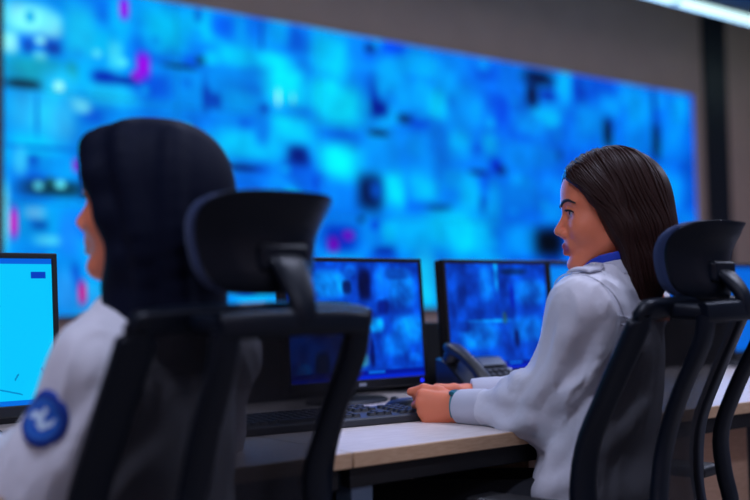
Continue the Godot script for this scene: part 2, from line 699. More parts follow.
func build_video_wall() -> void:
	var blobs := [
		[21, 125, 45, 89, 0x7fe8ff], [23, 118, 7, 30, 0x0098e0], [43, 135, 20, 66, 0x6fe4ff], [5, 203, 14, 65, 0x8af0ff], [21, 208, 9, 41, 0x0a50c0], [44, 203, 13, 36, 0x0a48b8], [32, 185, 9, 24, 0x80f0ff], [32, 236, 11, 36, 0x70e8ff],
		[27, 276, 54, 77, 0x10a8c8], [19, 321, 32, 29, 0x052838], [61, 268, 11, 61, 0x1090b0], [50, 315, 31, 90, 0x18c0ff], [49, 315, 9, 30, 0xa0ffff], [69, 137, 28, 153, 0x10c8ff], [108, 86, 20, 126, 0x00b0ff], [112, 46, 9, 63, 0xa000e0],
		[131, 218, 13, 76, 0xa000e8], [124, 256, 10, 32, 0xa010e0], [92, 271, 23, 43, 0x0030b8], [112, 273, 22, 25, 0x0030a8], [103, 198, 14, 81, 0x38d8ff], [85, 200, 8, 25, 0x50e0ff], [110, 217, 10, 25, 0x50e0ff], [69, 366, 19, 43, 0x60e0ff],
		[23, 396, 36, 118, 0x20b8ff], [50, 417, 28, 120, 0x28bcff], [29, 409, 3, 118, 0x0068d0], [98, 325, 49, 62, 0x10c4ff], [32, 503, 72, 12, 0x0078e0], [26, 542, 12, 35, 0x0060d8], [45, 553, 27, 60, 0x0090f0], [14, 545, 11, 76, 0x30c0ff],
		[45, 621, 55, 47, 0x043850], [30, 615, 8, 26, 0x50d0e8], [50, 608, 9, 24, 0x60d0f0], [41, 598, 5, 18, 0x206050], [65, 548, 7, 36, 0x8020c0], [70, 593, 3, 109, 0x003070], [8, 726, 7, 81, 0xd010d0], [32, 732, 13, 29, 0x0060c0],
		[27, 695, 18, 35, 0x50c8ff], [41, 775, 27, 29, 0x40d0ff], [59, 759, 19, 119, 0x1088ff], [63, 893, 9, 89, 0x0048d0], [77, 953, 28, 90, 0x20b0ff], [54, 923, 18, 118, 0x20a0ff], [70, 929, 7, 66, 0xd01090], [1, 707, 7, 172, 0x60e0ff],
		[154, 95, 42, 130, 0x00c8ff], [144, 132, 10, 32, 0x0098f0], [170, 205, 32, 13, 0x003858], [192, 176, 9, 26, 0x004058], [198, 279, 9, 119, 0x0038b0], [208, 302, 16, 53, 0x0040b8], [190, 28, 7, 46, 0x0060d8], [217, 48, 27, 74, 0x0060f0],
		[255, 28, 24, 103, 0x0078f8], [263, 59, 4, 104, 0x0048c8], [285, 31, 20, 105, 0x00a8ff], [305, 39, 6, 85, 0x0058d8], [231, 142, 35, 68, 0x00c8ff], [205, 163, 16, 47, 0x00b8ff], [273, 141, 49, 55, 0x00ccff], [219, 231, 46, 67, 0x0088f0],
		[291, 221, 50, 140, 0x00dcff], [282, 265, 4, 56, 0xb0ffff], [300, 262, 3, 35, 0x80ffff], [265, 309, 10, 27, 0x0040b8], [236, 292, 35, 68, 0x00a8ff], [349, 90, 48, 159, 0x00c8ff], [335, 200, 8, 22, 0x003880], [361, 266, 59, 145, 0x00e0ff],
		[341, 237, 39, 108, 0x00d8ff], [404, 40, 14, 30, 0x002878], [438, 32, 35, 46, 0x0038f0], [409, 213, 11, 149, 0x0030b8], [416, 259, 23, 60, 0x0020a0], [414, 352, 25, 22, 0x001838], [451, 285, 18, 38, 0x003068], [431, 129, 43, 151, 0x00a8ff],
		[476, 73, 61, 78, 0x00a8ff], [468, 211, 45, 100, 0x00a0ff], [247, 440, 82, 102, 0x00c4ff], [296, 369, 50, 84, 0x00c8ff], [232, 518, 46, 17, 0x001858], [306, 460, 25, 63, 0x001c80], [262, 385, 17, 103, 0x0078e8], [360, 465, 51, 130, 0x00e0ff],
		[241, 577, 58, 67, 0x0070f0], [320, 545, 38, 70, 0x0068f0], [328, 571, 5, 85, 0x0038d8], [359, 609, 53, 108, 0x0080f8], [400, 573, 33, 125, 0x001850], [408, 564, 14, 59, 0x0050c8], [387, 674, 8, 22, 0x001850], [358, 745, 45, 93, 0x0030c8],
		[349, 767, 13, 50, 0x7000b8], [369, 733, 13, 29, 0x7800c0], [435, 552, 26, 127, 0x00d4ff], [427, 717, 23, 74, 0x00c0ff], [480, 552, 39, 84, 0x00b8ff], [502, 618, 31, 31, 0x002878], [422, 432, 43, 112, 0x0088f0], [489, 397, 31, 116, 0x0090f8],
		[463, 725, 53, 136, 0x00b0ff], [509, 694, 62, 132, 0x00c4ff], [406, 693, 11, 37, 0x0040d8], [419, 784, 28, 29, 0x0030b0], [478, 895, 30, 212, 0x10c8ff], [514, 116, 38, 79, 0x00a0ff], [501, 219, 31, 117, 0x00c8ff], [501, 355, 31, 156, 0x0068d8],
		[536, 345, 32, 79, 0x00b0ff], [553, 221, 49, 161, 0x0098ff], [607, 203, 24, 124, 0x0048e0], [568, 369, 20, 40, 0x0050d8], [585, 344, 24, 81, 0x00b0ff], [596, 431, 20, 57, 0x0028d0], [564, 466, 26, 20, 0x001858], [604, 449, 14, 33, 0x001858],
		[622, 74, 32, 125, 0x0078f8], [673, 45, 51, 60, 0x001448], [690, 111, 26, 52, 0x0030b0], [661, 122, 22, 93, 0x001040], [723, 56, 23, 192, 0x00a8ff], [752, 89, 24, 133, 0x0038b8], [684, 212, 52, 68, 0x00c0ff], [656, 250, 54, 84, 0x0090f8],
		[654, 376, 90, 109, 0x0080f0], [710, 363, 11, 43, 0x0040a0], [770, 193, 60, 133, 0x0098ff], [550, 560, 32, 143, 0x00b8ff], [571, 596, 10, 80, 0x0048b8], [591, 573, 24, 162, 0x00a0f8], [635, 546, 71, 99, 0x0078e8], [548, 718, 81, 158, 0x00c0ff],
		[636, 731, 60, 123, 0x0090f8], [685, 736, 52, 118, 0x000818], [806, 241, 17, 117, 0x000c20], [793, 30, 41, 90, 0x0050d8], [865, 118, 65, 232, 0x00a0ff], [837, 150, 21, 92, 0x0070f0], [954, 184, 56, 289, 0x008cff], [968, 84, 38, 145, 0x00a0ff],
		[910, 244, 16, 151, 0x000c20], [908, 80, 11, 189, 0x0038a8], [987, 320, 19, 389, 0x0060e0], [874, 254, 44, 139, 0x0088f8], [938, 473, 69, 190, 0x0090ff], [812, 113, 42, 91, 0x0098ff],
	]
	var ground := [Color8(0, 160, 255), Color8(0, 150, 255), Color8(0, 140, 255), Color8(0, 118, 248), Color8(0, 102, 242), Color8(0, 96, 238)]
	# every panel shows nine camera pictures, some dark and some light
	var feeds := []
	var rng := RandomNumberGenerator.new()
	rng.seed = 15
	for r in 9:
		for c in 18:
			var u := (c + 0.5) / 18.0
			var dark := Color8(0, 92, 232).lerp(Color8(0, 56, 210), u)
			var pale := Color8(0, 200, 255).lerp(Color8(0, 150, 255), u)
			feeds.append([u * 1000.0, (r + 0.5) / 9.0 * 1000.0, 54.0, 108.0, dark.lerp(pale, rng.randf()).to_rgba32() >> 8])
			for k in 1:
				feeds.append([u * 1000.0 + rng.randf_range(-18, 18), (r + 0.5) / 9.0 * 1000.0 + rng.randf_range(-36, 36), rng.randf_range(8, 26), rng.randf_range(16, 60), dark.lerp(pale, rng.randf()).to_rgba32() >> 8])
	for b in blobs:
		feeds.append([b[0], b[1], b[2] * 1.3, b[3] * 1.3, b[4]])
	var im := paint(1280, 386, ground, feeds, 0.3, 0.14, 0.012)
	var m := screen_mat(im, 1.0)
	var o := thing("video_wall", "huge video wall of glowing blue camera pictures on the far wall", "video wall", Vector3(1.98, 0.961, -6.0))
	var wide := 6.64
	var high := 2.003
	part("mounting_frame", Geo.new().box(Vector3(wide * 0.5, high * 0.5, -0.045), Vector3(wide - 0.06, high - 0.06, 0.07), 0.004), M.black_panel, o)
	for r in 3:
		for c in 6:
			var x0 := wide * c / 6.0
			var y1 := high * (1.0 - r / 3.0)
			var pw := wide / 6.0
			var ph := high / 3.0
			var p := part("display_panel", Geo.new().box(Vector3(x0 + pw * 0.5, y1 - ph * 0.5, -0.022), Vector3(pw - 0.001, ph - 0.001, 0.036), 0.002), M.bezel, o)
			var g := Geo.new()
			var e := 0.0015
			var q := [Vector2(x0 + e, y1 - ph + e), Vector2(x0 + pw - e, y1 - ph + e), Vector2(x0 + pw - e, y1 - e), Vector2(x0 + e, y1 - e)]
			var id := []
			for t in q:
				id.append(g.add(Vector3(t.x, t.y, -0.003), Vector3(0, 0, 1), Vector2(t.x / wide, 1.0 - t.y / high)))
			g.quad(id[0], id[1], id[2], id[3])
			part("screen", g, m, p)
	var a := AreaLight3D.new()
	a.name = "video_wall_light"
	a.area_size = Vector2(wide, high)
	a.light_color = Color8(0, 140, 255)
	a.light_energy = 26.0
	a.area_range = 14.0
	a.area_attenuation = 2.0
	a.shadow_enabled = true
	a.position = Vector3(wide * 0.5, high * 0.5, 0.02)
	a.rotation_degrees = Vector3(0, 180, 0)
	o.add_child(a)


# ------------------------------------------------------------------ desks
func build_desks() -> void:
	var runs := [
		[-0.5, 1.095, "pale desk with dark legs in front of the person in the dark headscarf"], [1.099, 2.70, "pale desk that the dark-haired person leans on, with the telephone"], [2.704, 4.3, "far pale desk behind the right chair, carrying the rightmost monitor"]
	]
	for r in runs:
		var x0: float = r[0]
		var x1: float = r[1]
		var o := thing("desk", r[2], "desk", Vector3(x0, 0, -1.485), 0, "row of control desks")
		var l := x1 - x0
		part("desktop", Geo.new().box(Vector3(l * 0.5, 0.726, -0.4725), Vector3(l, 0.028, 0.935), 0.002), M.laminate, o)
		part("edge_band", Geo.new().box(Vector3(l * 0.5, 0.726, -0.0015), Vector3(l, 0.0275, 0.007), 0.002), M.edge, o)
		part("front_rail", Geo.new().box(Vector3(l * 0.5, 0.692, -0.04), Vector3(l - 0.02, 0.04, 0.03), 0.003), M.black_panel, o)
		part("rear_rail", Geo.new().box(Vector3(l * 0.5, 0.692, -0.88), Vector3(l - 0.02, 0.04, 0.03), 0.003), M.black_panel, o)
		part("modesty_panel", Geo.new().box(Vector3(l * 0.5, 0.38, -0.9), Vector3(l - 0.1, 0.6, 0.018), 0.003), M.black_panel, o)
		part("privacy_screen", Geo.new().box(Vector3(l * 0.5, 0.83, -0.955), Vector3(l, 0.22, 0.024), 0.004), M.black_panel, o)
		for e in [[0.045, -0.06], [l - 0.045, -0.06], [0.045, -0.86], [l - 0.045, -0.86]]:
			part("leg", Geo.new().box(Vector3(e[0], 0.345, e[1]), Vector3(0.05, 0.69, 0.05), 0.004), M.leg, o)
			part("foot", Geo.new().lathe([Vector2(0.02, 0), Vector2(0.022, 0.006), Vector2(0.01, 0.012)], Vector3(e[0], 0, e[1])), M.black_plastic, o)
	# wooden cupboards that stand under the desk tops
	for c in [[1.74, 2.19, "tan wooden cupboard under the desk beside the dark-haired person's knees"], [2.2, 2.62, "brown wooden cupboard seen behind the right chair's struts, under the desk"]]:
		var w: float = c[1] - c[0]
		var o := thing("under_desk_cupboard", c[2], "cupboard", Vector3((c[0] + c[1]) * 0.5, 0, -1.95), 0, "cupboards under the desk")
		part("body", Geo.new().box(Vector3(0, 0.335, 0), Vector3(w, 0.67, 0.5), 0.003), M.wood, o)
		part("plinth", Geo.new().box(Vector3(0, 0.03, 0.24), Vector3(w - 0.02, 0.06, 0.03), 0.003), M.black_panel, o)
		part("door", Geo.new().box(Vector3(0, 0.365, 0.258), Vector3(w - 0.006, 0.6, 0.016), 0.003), M.wood, o)


# ------------------------------------------------------------------ chairs
func make_chair(label: String, at: Vector3, turn: float, lift: float) -> Node3D:
	var o := thing("office_chair", label, "chair", at, turn, "black mesh office chairs with headrests")
	# swivel base
	part("gas_column", Geo.new().lathe([Vector2(0.03, 0.09), Vector2(0.03, 0.26), Vector2(0.02, 0.27), Vector2(0.02, 0.40)], Vector3(0, 0, -0.2)), M.metal, o)
	part("hub", Geo.new().lathe([Vector2(0.045, 0.07), Vector2(0.05, 0.1), Vector2(0.034, 0.125)], Vector3(0, 0, -0.2)), M.chair_frame, o)
	for i in 5:
		var an := TAU * i / 5.0 + 0.3
		var d := Vector3(cos(an), 0, sin(an))
		var c := Vector3(0, 0, -0.2)
		var leg := part("base_leg", Geo.new().sweep([c + Vector3(0, 0.095, 0) + d * 0.03, c + Vector3(0, 0.095, 0) + d * 0.16, c + Vector3(0, 0.075, 0) + d * 0.31], [0.024, 0.02, 0.015], [0.018, 0.015, 0.011], Vector3.UP.cross(d), 12, 0.7), M.chair_frame, o)
		part("caster", Geo.new().lathe([Vector2(0.012, -0.024), Vector2(0.028, -0.022), Vector2(0.03, 0), Vector2(0.028, 0.022), Vector2(0.012, 0.024)], c + d * 0.31 + Vector3(0, 0.03, 0), Basis(Quaternion(Vector3.UP, Vector3.UP.cross(d))), 16), M.black_plastic, leg)
	part("mechanism", Geo.new().box(Vector3(0, 0.415, -0.16), Vector3(0.18, 0.05, 0.3), 0.015), M.chair_frame, o)
	# seat cushion
	var front := []
	var back := []
	for i in 13:
		var a := []
		var b := []
		for j in 13:
			var u := j / 6.0 - 1.0
			var w := i / 6.0 - 1.0
			var rr := pow(pow(absf(u), 4.0) + pow(absf(w), 4.0), 0.25)
			var x := u * 0.25 * (1.0 if rr < 0.001 else maxf(absf(u), absf(w)) / maxf(rr, 0.001))
			var z := -0.22 + w * 0.24 * (1.0 if rr < 0.001 else maxf(absf(u), absf(w)) / maxf(rr, 0.001))
			var edge := smoothstep(0.75, 1.0, maxf(absf(u), absf(w)))
			a.append(Vector3(x, 0.492 - 0.03 * edge - 0.012 * (1.0 - u * u) - 0.03 * smoothstep(0.2, 1.0, -w) * 0.6, z))
			b.append(Vector3(x * 0.97, 0.435, z * 0.98 - 0.004))
		front.append(a)
		back.append(b)
	part("seat", Geo.new().plate(front, back), M.chair_fabric, o)
	# armrests
	for s in [-1.0, 1.0]:
		part("armrest_post", Geo.new().sweep(curve([Vector3(s * 0.16, 0.42, -0.16), Vector3(s * 0.26, 0.425, -0.16), Vector3(s * 0.285, 0.48, -0.155), Vector3(s * 0.285, 0.615, -0.15)], 4), [0.02], [0.011], Vector3.BACK, 12, 0.7), M.chair_frame, o)
		part("armrest_pad", Geo.new().box(Vector3(s * 0.282, 0.628, -0.1), Vector3(0.085, 0.026, 0.2), 0.011), M.black_plastic, o)
	# the frame of the back: a closed loop that leans backward above the lumbar bend
	var side := [Vector3(0.0, 0.505, 0.045), Vector3(0.15, 0.508, 0.035), Vector3(0.205, 0.545, 0.012), Vector3(0.22, 0.63, -0.006), Vector3(0.217, 0.735, 0.004), Vector3(0.211, 0.83, 0.045), Vector3(0.206, 0.92, 0.09), Vector3(0.203, 0.964, 0.112), Vector3(0.192, 0.981, 0.121), Vector3(0.0, 0.988, 0.14)]
	var loop := []
	for p in curve(side, 4):
		loop.append(p)
	var mirrored := curve(side, 4)
	mirrored.reverse()
	for i in range(1, mirrored.size() - 1):
		loop.append(Vector3(-mirrored[i].x, mirrored[i].y, mirrored[i].z))
	var rx := []
	for p in loop:
		rx.append(0.029 if absf(p.x) > 0.19 and p.y < 0.96 else 0.018)
	# the wide face of the bar lies in the plane of the back
	var rings := []
	for i in loop.size():
		var t: Vector3 = (loop[(i + 1) % loop.size()] - loop[i - 1]).normalized()
		var inward: Vector3 = (Vector3(0, 0.76, 0.05) - loop[i])
		inward = (inward - t * inward.dot(t)).normalized()
		var y := t.cross(inward)
		var ring := PackedVector3Array()
		for j in 14:
			var an := TAU * j / 14
			ring.append(loop[i] + inward * (signf(cos(an)) * pow(absf(cos(an)), 0.5) * rx[i]) + y * (signf(sin(an)) * pow(absf(sin(an)), 0.6) * 0.011))
		rings.append(ring)
	rings.append(rings[0])
	part("back_frame", Geo.new().loft(rings, false), M.chair_frame, o)
	# mesh stretched over the frame, a little hollow
	var f2 := []
	var b2 := []
	var smooth_side := curve(side, 4)
	for i in smooth_side.size():
		if smooth_side[i].x < 0.1:
			continue
		var a := []
		var b := []
		for j in 13:
			var u := j / 6.0 - 1.0
			var p: Vector3 = smooth_side[i]
			var q := Vector3(p.x * u, p.y, p.z + 0.03 * (1.0 - u * u))
			a.append(q + Vector3(0, 0, -0.001))
			b.append(q + Vector3(0, 0, 0.001))
		f2.append(a)
		b2.append(b)
	part("back_mesh", Geo.new().plate(f2, b2), M.mesh, o, "dark see-through mesh")
	# rear support: a cross bar and two curved struts that come down behind the back
	for s in [-1.0, 1.0]:
		part("rear_strut", Geo.new().sweep(curve([Vector3(s * 0.122, 0.968, 0.192), Vector3(s * 0.121, 0.92, 0.182), Vector3(s * 0.117, 0.83, 0.136), Vector3(s * 0.113, 0.74, 0.102), Vector3(s * 0.13, 0.66, 0.096), Vector3(s * 0.148, 0.58, 0.1), Vector3(s * 0.13, 0.49, 0.08), Vector3(s * 0.07, 0.425, 0.0), Vector3(s * 0.05, 0.415, -0.1)], 4), [0.022], [0.012], Vector3.RIGHT, 14, 0.7), M.chair_frame, o)
	part("cross_bar", Geo.new().sweep([Vector3(-0.134, 0.972, 0.192), Vector3(-0.08, 0.975, 0.202), Vector3(0, 0.976, 0.205), Vector3(0.08, 0.975, 0.202), Vector3(0.134, 0.972, 0.192)], [0.019], [0.012], Vector3.UP, 14, 0.65), M.chair_frame, o)
	for s in [-1.0, 1.0]:
		part("bracket", Geo.new().sweep([Vector3(s * 0.122, 0.974, 0.19), Vector3(s * 0.128, 0.976, 0.162), Vector3(s * 0.13, 0.978, 0.134)], [0.014], [0.011], Vector3.UP, 12, 0.7), M.chair_frame, o)
	# headrest: padded front, hard shell behind, a bent arm down to the cross bar
	var pf := []
	var pm := []
	var pb := []
	for i in 15:
		var a := []
		var b := []
		var c := []
		for j in 17:
			var u := j / 8.0 - 1.0
			var w := i / 7.0 - 1.0
			var mx := maxf(absf(u), absf(w))
			var rr := pow(pow(absf(u), 5.0) + pow(absf(w), 5.0), 0.2)
			var k := 1.0 if rr < 0.001 else mx / rr
			var uu := u * k
			var ww := w * k
			var half := 0.11 + 0.016 * ww
			var y := 1.076 + lift + ww * 0.072
			var z := 0.152 - 0.042 * uu * uu + 0.03 * maxf(ww, 0.0) * maxf(ww, 0.0) + 0.012 * ww * ww
			var edge := 1.0 - smoothstep(0.7, 1.0, mx)
			a.append(Vector3(uu * half, y, z - 0.022 - 0.014 * edge))
			b.append(Vector3(uu * half, y, z))
			c.append(Vector3(uu * half * 0.985, 1.076 + lift + ww * 0.071, z + 0.006 + 0.012 * edge))
		pf.append(a)
		pm.append(b)
		pb.append(c)
	part("headrest_pad", Geo.new().plate(pf, pm), M.pad, o)
	part("headrest_shell", Geo.new().plate(pm, pb), M.chair_frame, o)
	part("headrest_arm", Geo.new().sweep(curve([Vector3(0, 1.052 + lift, 0.165), Vector3(0, 1.046 + lift, 0.178), Vector3(0, 1.022 + lift * 0.5, 0.196), Vector3(0, 0.995, 0.208), Vector3(0, 0.968, 0.207)], 4), ramp([0.034, 0.03, 0.024, 0.02], 17), [0.01], Vector3.RIGHT, 14, 0.7), M.chair_frame, o)
	part("headrest_pivot", Geo.new().box(Vector3(0, 1.055 + lift, 0.166), Vector3(0.09, 0.04, 0.02), 0.008), M.chair_frame, o)
	return o


func build_chairs() -> void:
	make_chair("black mesh office chair in the foreground, under the person in the headscarf", Vector3(0.778, 0, -1.406), 8.0, 0.012)
	make_chair("black mesh office chair at the right, under the long-haired person", Vector3(1.668, 0, -1.295), 8.8, -0.008)


# ------------------------------------------------------------------ people
const SKIN_TONE := Color(0.86, 0.235, 0.11)
const LIP_TONE := Color(0.40, 0.07, 0.09)


# a head in its own axes: origin between the ears at eye height, looking along -z
func head_field(cell: float, hidden_ears: bool) -> Field:
	var f := Field.new(Vector3(-0.1, -0.235, -0.145), Vector3(0.1, 0.135, 0.125), cell)
	f.ell(Vector3(0, 0.034, 0.006), Vector3(0.074, 0.088, 0.096), 0.02)
	f.ell(Vector3(0, -0.028, -0.034), Vector3(0.06, 0.088, 0.058), 0.03)
	f.ell(Vector3(0, 0.046, -0.052), Vector3(0.06, 0.042, 0.04), 0.025)
	for s in [-1.0, 1.0]:
		f.cap(Vector3(s * 0.052, -0.045, 0.012), Vector3(s * 0.022, -0.104, -0.064), 0.018, 0.015, 0.03)
		f.ell(Vector3(s * 0.04, -0.036, -0.056), Vector3(0.022, 0.024, 0.026), 0.025)
		f.cap(Vector3(s * 0.012, 0.018, -0.087), Vector3(s * 0.044, 0.02, -0.072), 0.008, 0.008, 0.016)
	# chin, nose, lips
	f.ell(Vector3(0, -0.106, -0.076), Vector3(0.024, 0.015, 0.019), 0.022)
	f.cap(Vector3(0, 0.004, -0.083), Vector3(0, -0.034, -0.108), 0.0075, 0.0095, 0.012)
	for s in [-1.0, 1.0]:
		f.ell(Vector3(s * 0.0115, -0.041, -0.097), Vector3(0.008, 0.0075, 0.0105), 0.008)
		f.ell(Vector3(s * 0.031, 0.0, -0.098), Vector3(0.019, 0.0125, 0.02), 0.012, Basis.IDENTITY, true)
	f.ell(Vector3(0, -0.062, -0.083), Vector3(0.03, 0.02, 0.014), 0.012)
	for s in [-1.0, 1.0]:
		f.cap(Vector3(0, -0.0655, -0.0975), Vector3(s * 0.022, -0.0705, -0.086), 0.0052, 0.003, 0.005)
		f.cap(Vector3(0, -0.0785, -0.0955), Vector3(s * 0.019, -0.0735, -0.086), 0.006, 0.003, 0.005)
	# eyelids
	for s in [-1.0, 1.0]:
		f.cap(Vector3(s * 0.018, 0.004, -0.0845), Vector3(s * 0.031, 0.0085, -0.0865), 0.004, 0.0045, 0.005)
		f.cap(Vector3(s * 0.031, 0.0085, -0.0865), Vector3(s * 0.046, 0.002, -0.0745), 0.0045, 0.004, 0.005)
		f.cap(Vector3(s * 0.018, -0.005, -0.083), Vector3(s * 0.045, -0.006, -0.073), 0.004, 0.004, 0.006)
	# neck
	f.cap(Vector3(0, -0.06, 0.026), Vector3(0, -0.24, 0.045), 0.05, 0.056, 0.03)
	if not hidden_ears:
		for s in [-1.0, 1.0]:
			f.ell(Vector3(s * 0.076, -0.012, 0.018), Vector3(0.008, 0.03, 0.018), 0.006)
	return f


func tint_head(g: Geo) -> Geo:
	for p in g.v:
		var lip := 1.0 - smoothstep(0.7, 1.15, sqrt(pow(p.x / 0.024, 2.0) + pow((p.y + 0.0715) / 0.0125, 2.0)))
		g.col.append(SKIN_TONE.lerp(LIP_TONE, lip if p.z < -0.08 else 0.0))
	return g


# a left hand in its own axes: wrist at the origin, fingers along -z, palm down, thumb at +x
func hand_geo(curl: float, cell := 0.003) -> Geo:
	var f := Field.new(Vector3(-0.065, -0.095, -0.185), Vector3(0.075, 0.04, 0.055), cell)
	f.cap(Vector3(0.004, 0, 0.05), Vector3(0, 0, -0.005), 0.026, 0.024, 0.01)
	var xs := [0.027, 0.008, -0.0115, -0.029]
	var ys := [0.0, 0.004, 0.002, -0.004]
	var zs := [-0.086, -0.088, -0.083, -0.074]
	var ls := [[0.042, 0.026, 0.02], [0.046, 0.029, 0.021], [0.042, 0.027, 0.02], [0.033, 0.021, 0.018]]
	for i in 4:
		var k := Vector3(xs[i], ys[i], zs[i])
		f.cap(Vector3(xs[i] * 0.55, -0.002, -0.012), k, 0.016, 0.0115, 0.014)
	f.cap(Vector3(0.02, -0.012, -0.02), Vector3(0.012, -0.012, -0.07), 0.014, 0.012, 0.012)
	f.cap(Vector3(-0.018, -0.012, -0.012), Vector3(-0.02, -0.012, -0.06), 0.014, 0.012, 0.012)
	for i in 4:
		var p := Vector3(xs[i], ys[i], zs[i])
		var an := 0.0
		var turns := [deg_to_rad(62 + 3 * i) * curl, deg_to_rad(88) * curl, deg_to_rad(52) * curl]
		for j in 3:
			an += turns[j]
			var q: Vector3 = p + Vector3(-0.001 * i, -sin(an), -cos(an)) * float(ls[i][j])
			f.cap(p, q, 0.0105 - 0.0009 * j - 0.0006 * i, 0.0098 - 0.0009 * j - 0.0006 * i, 0.0035)
			p = q
	f.chain([Vector3(0.014, -0.01, -0.014), Vector3(0.034, -0.014, -0.05), Vector3(0.041, -0.018, -0.086), Vector3(0.036, -0.02, -0.118)], [0.016, 0.0135, 0.012, 0.0092], 0.006)
	var g := f.mesh()
	for p in g.v:
		g.col.append(SKIN_TONE)
	return g


func mirror(g: Geo) -> Geo:
	var o := Geo.new()
	o.v = g.v.duplicate()
	o.n = g.n.duplicate()
	o.uv = g.uv.duplicate()
	o.col = g.col.duplicate()
	for i in o.v.size():
		o.v[i].x = -o.v[i].x
	for q in range(0, g.ix.size(), 3):
		o.ix.append(g.ix[q])
		o.ix.append(g.ix[q + 2])
		o.ix.append(g.ix[q + 1])
	return o


# wrist place, direction of the fingers, direction of the back of the hand
func hand_pose(at: Vector3, fingers: Vector3, back: Vector3) -> Transform3D:
	var z := -fingers.normalized()
	var y := (back - z * back.dot(z)).normalized()
	return Transform3D(Basis(y.cross(z), y, z), at)


func box_of(pts: Array, by: float) -> Array:
	var lo: Vector3 = pts[0]
	var hi: Vector3 = pts[0]
	for p in pts:
		lo = lo.min(p)
		hi = hi.max(p)
	return [lo - Vector3(by, by, by), hi + Vector3(by, by, by)]


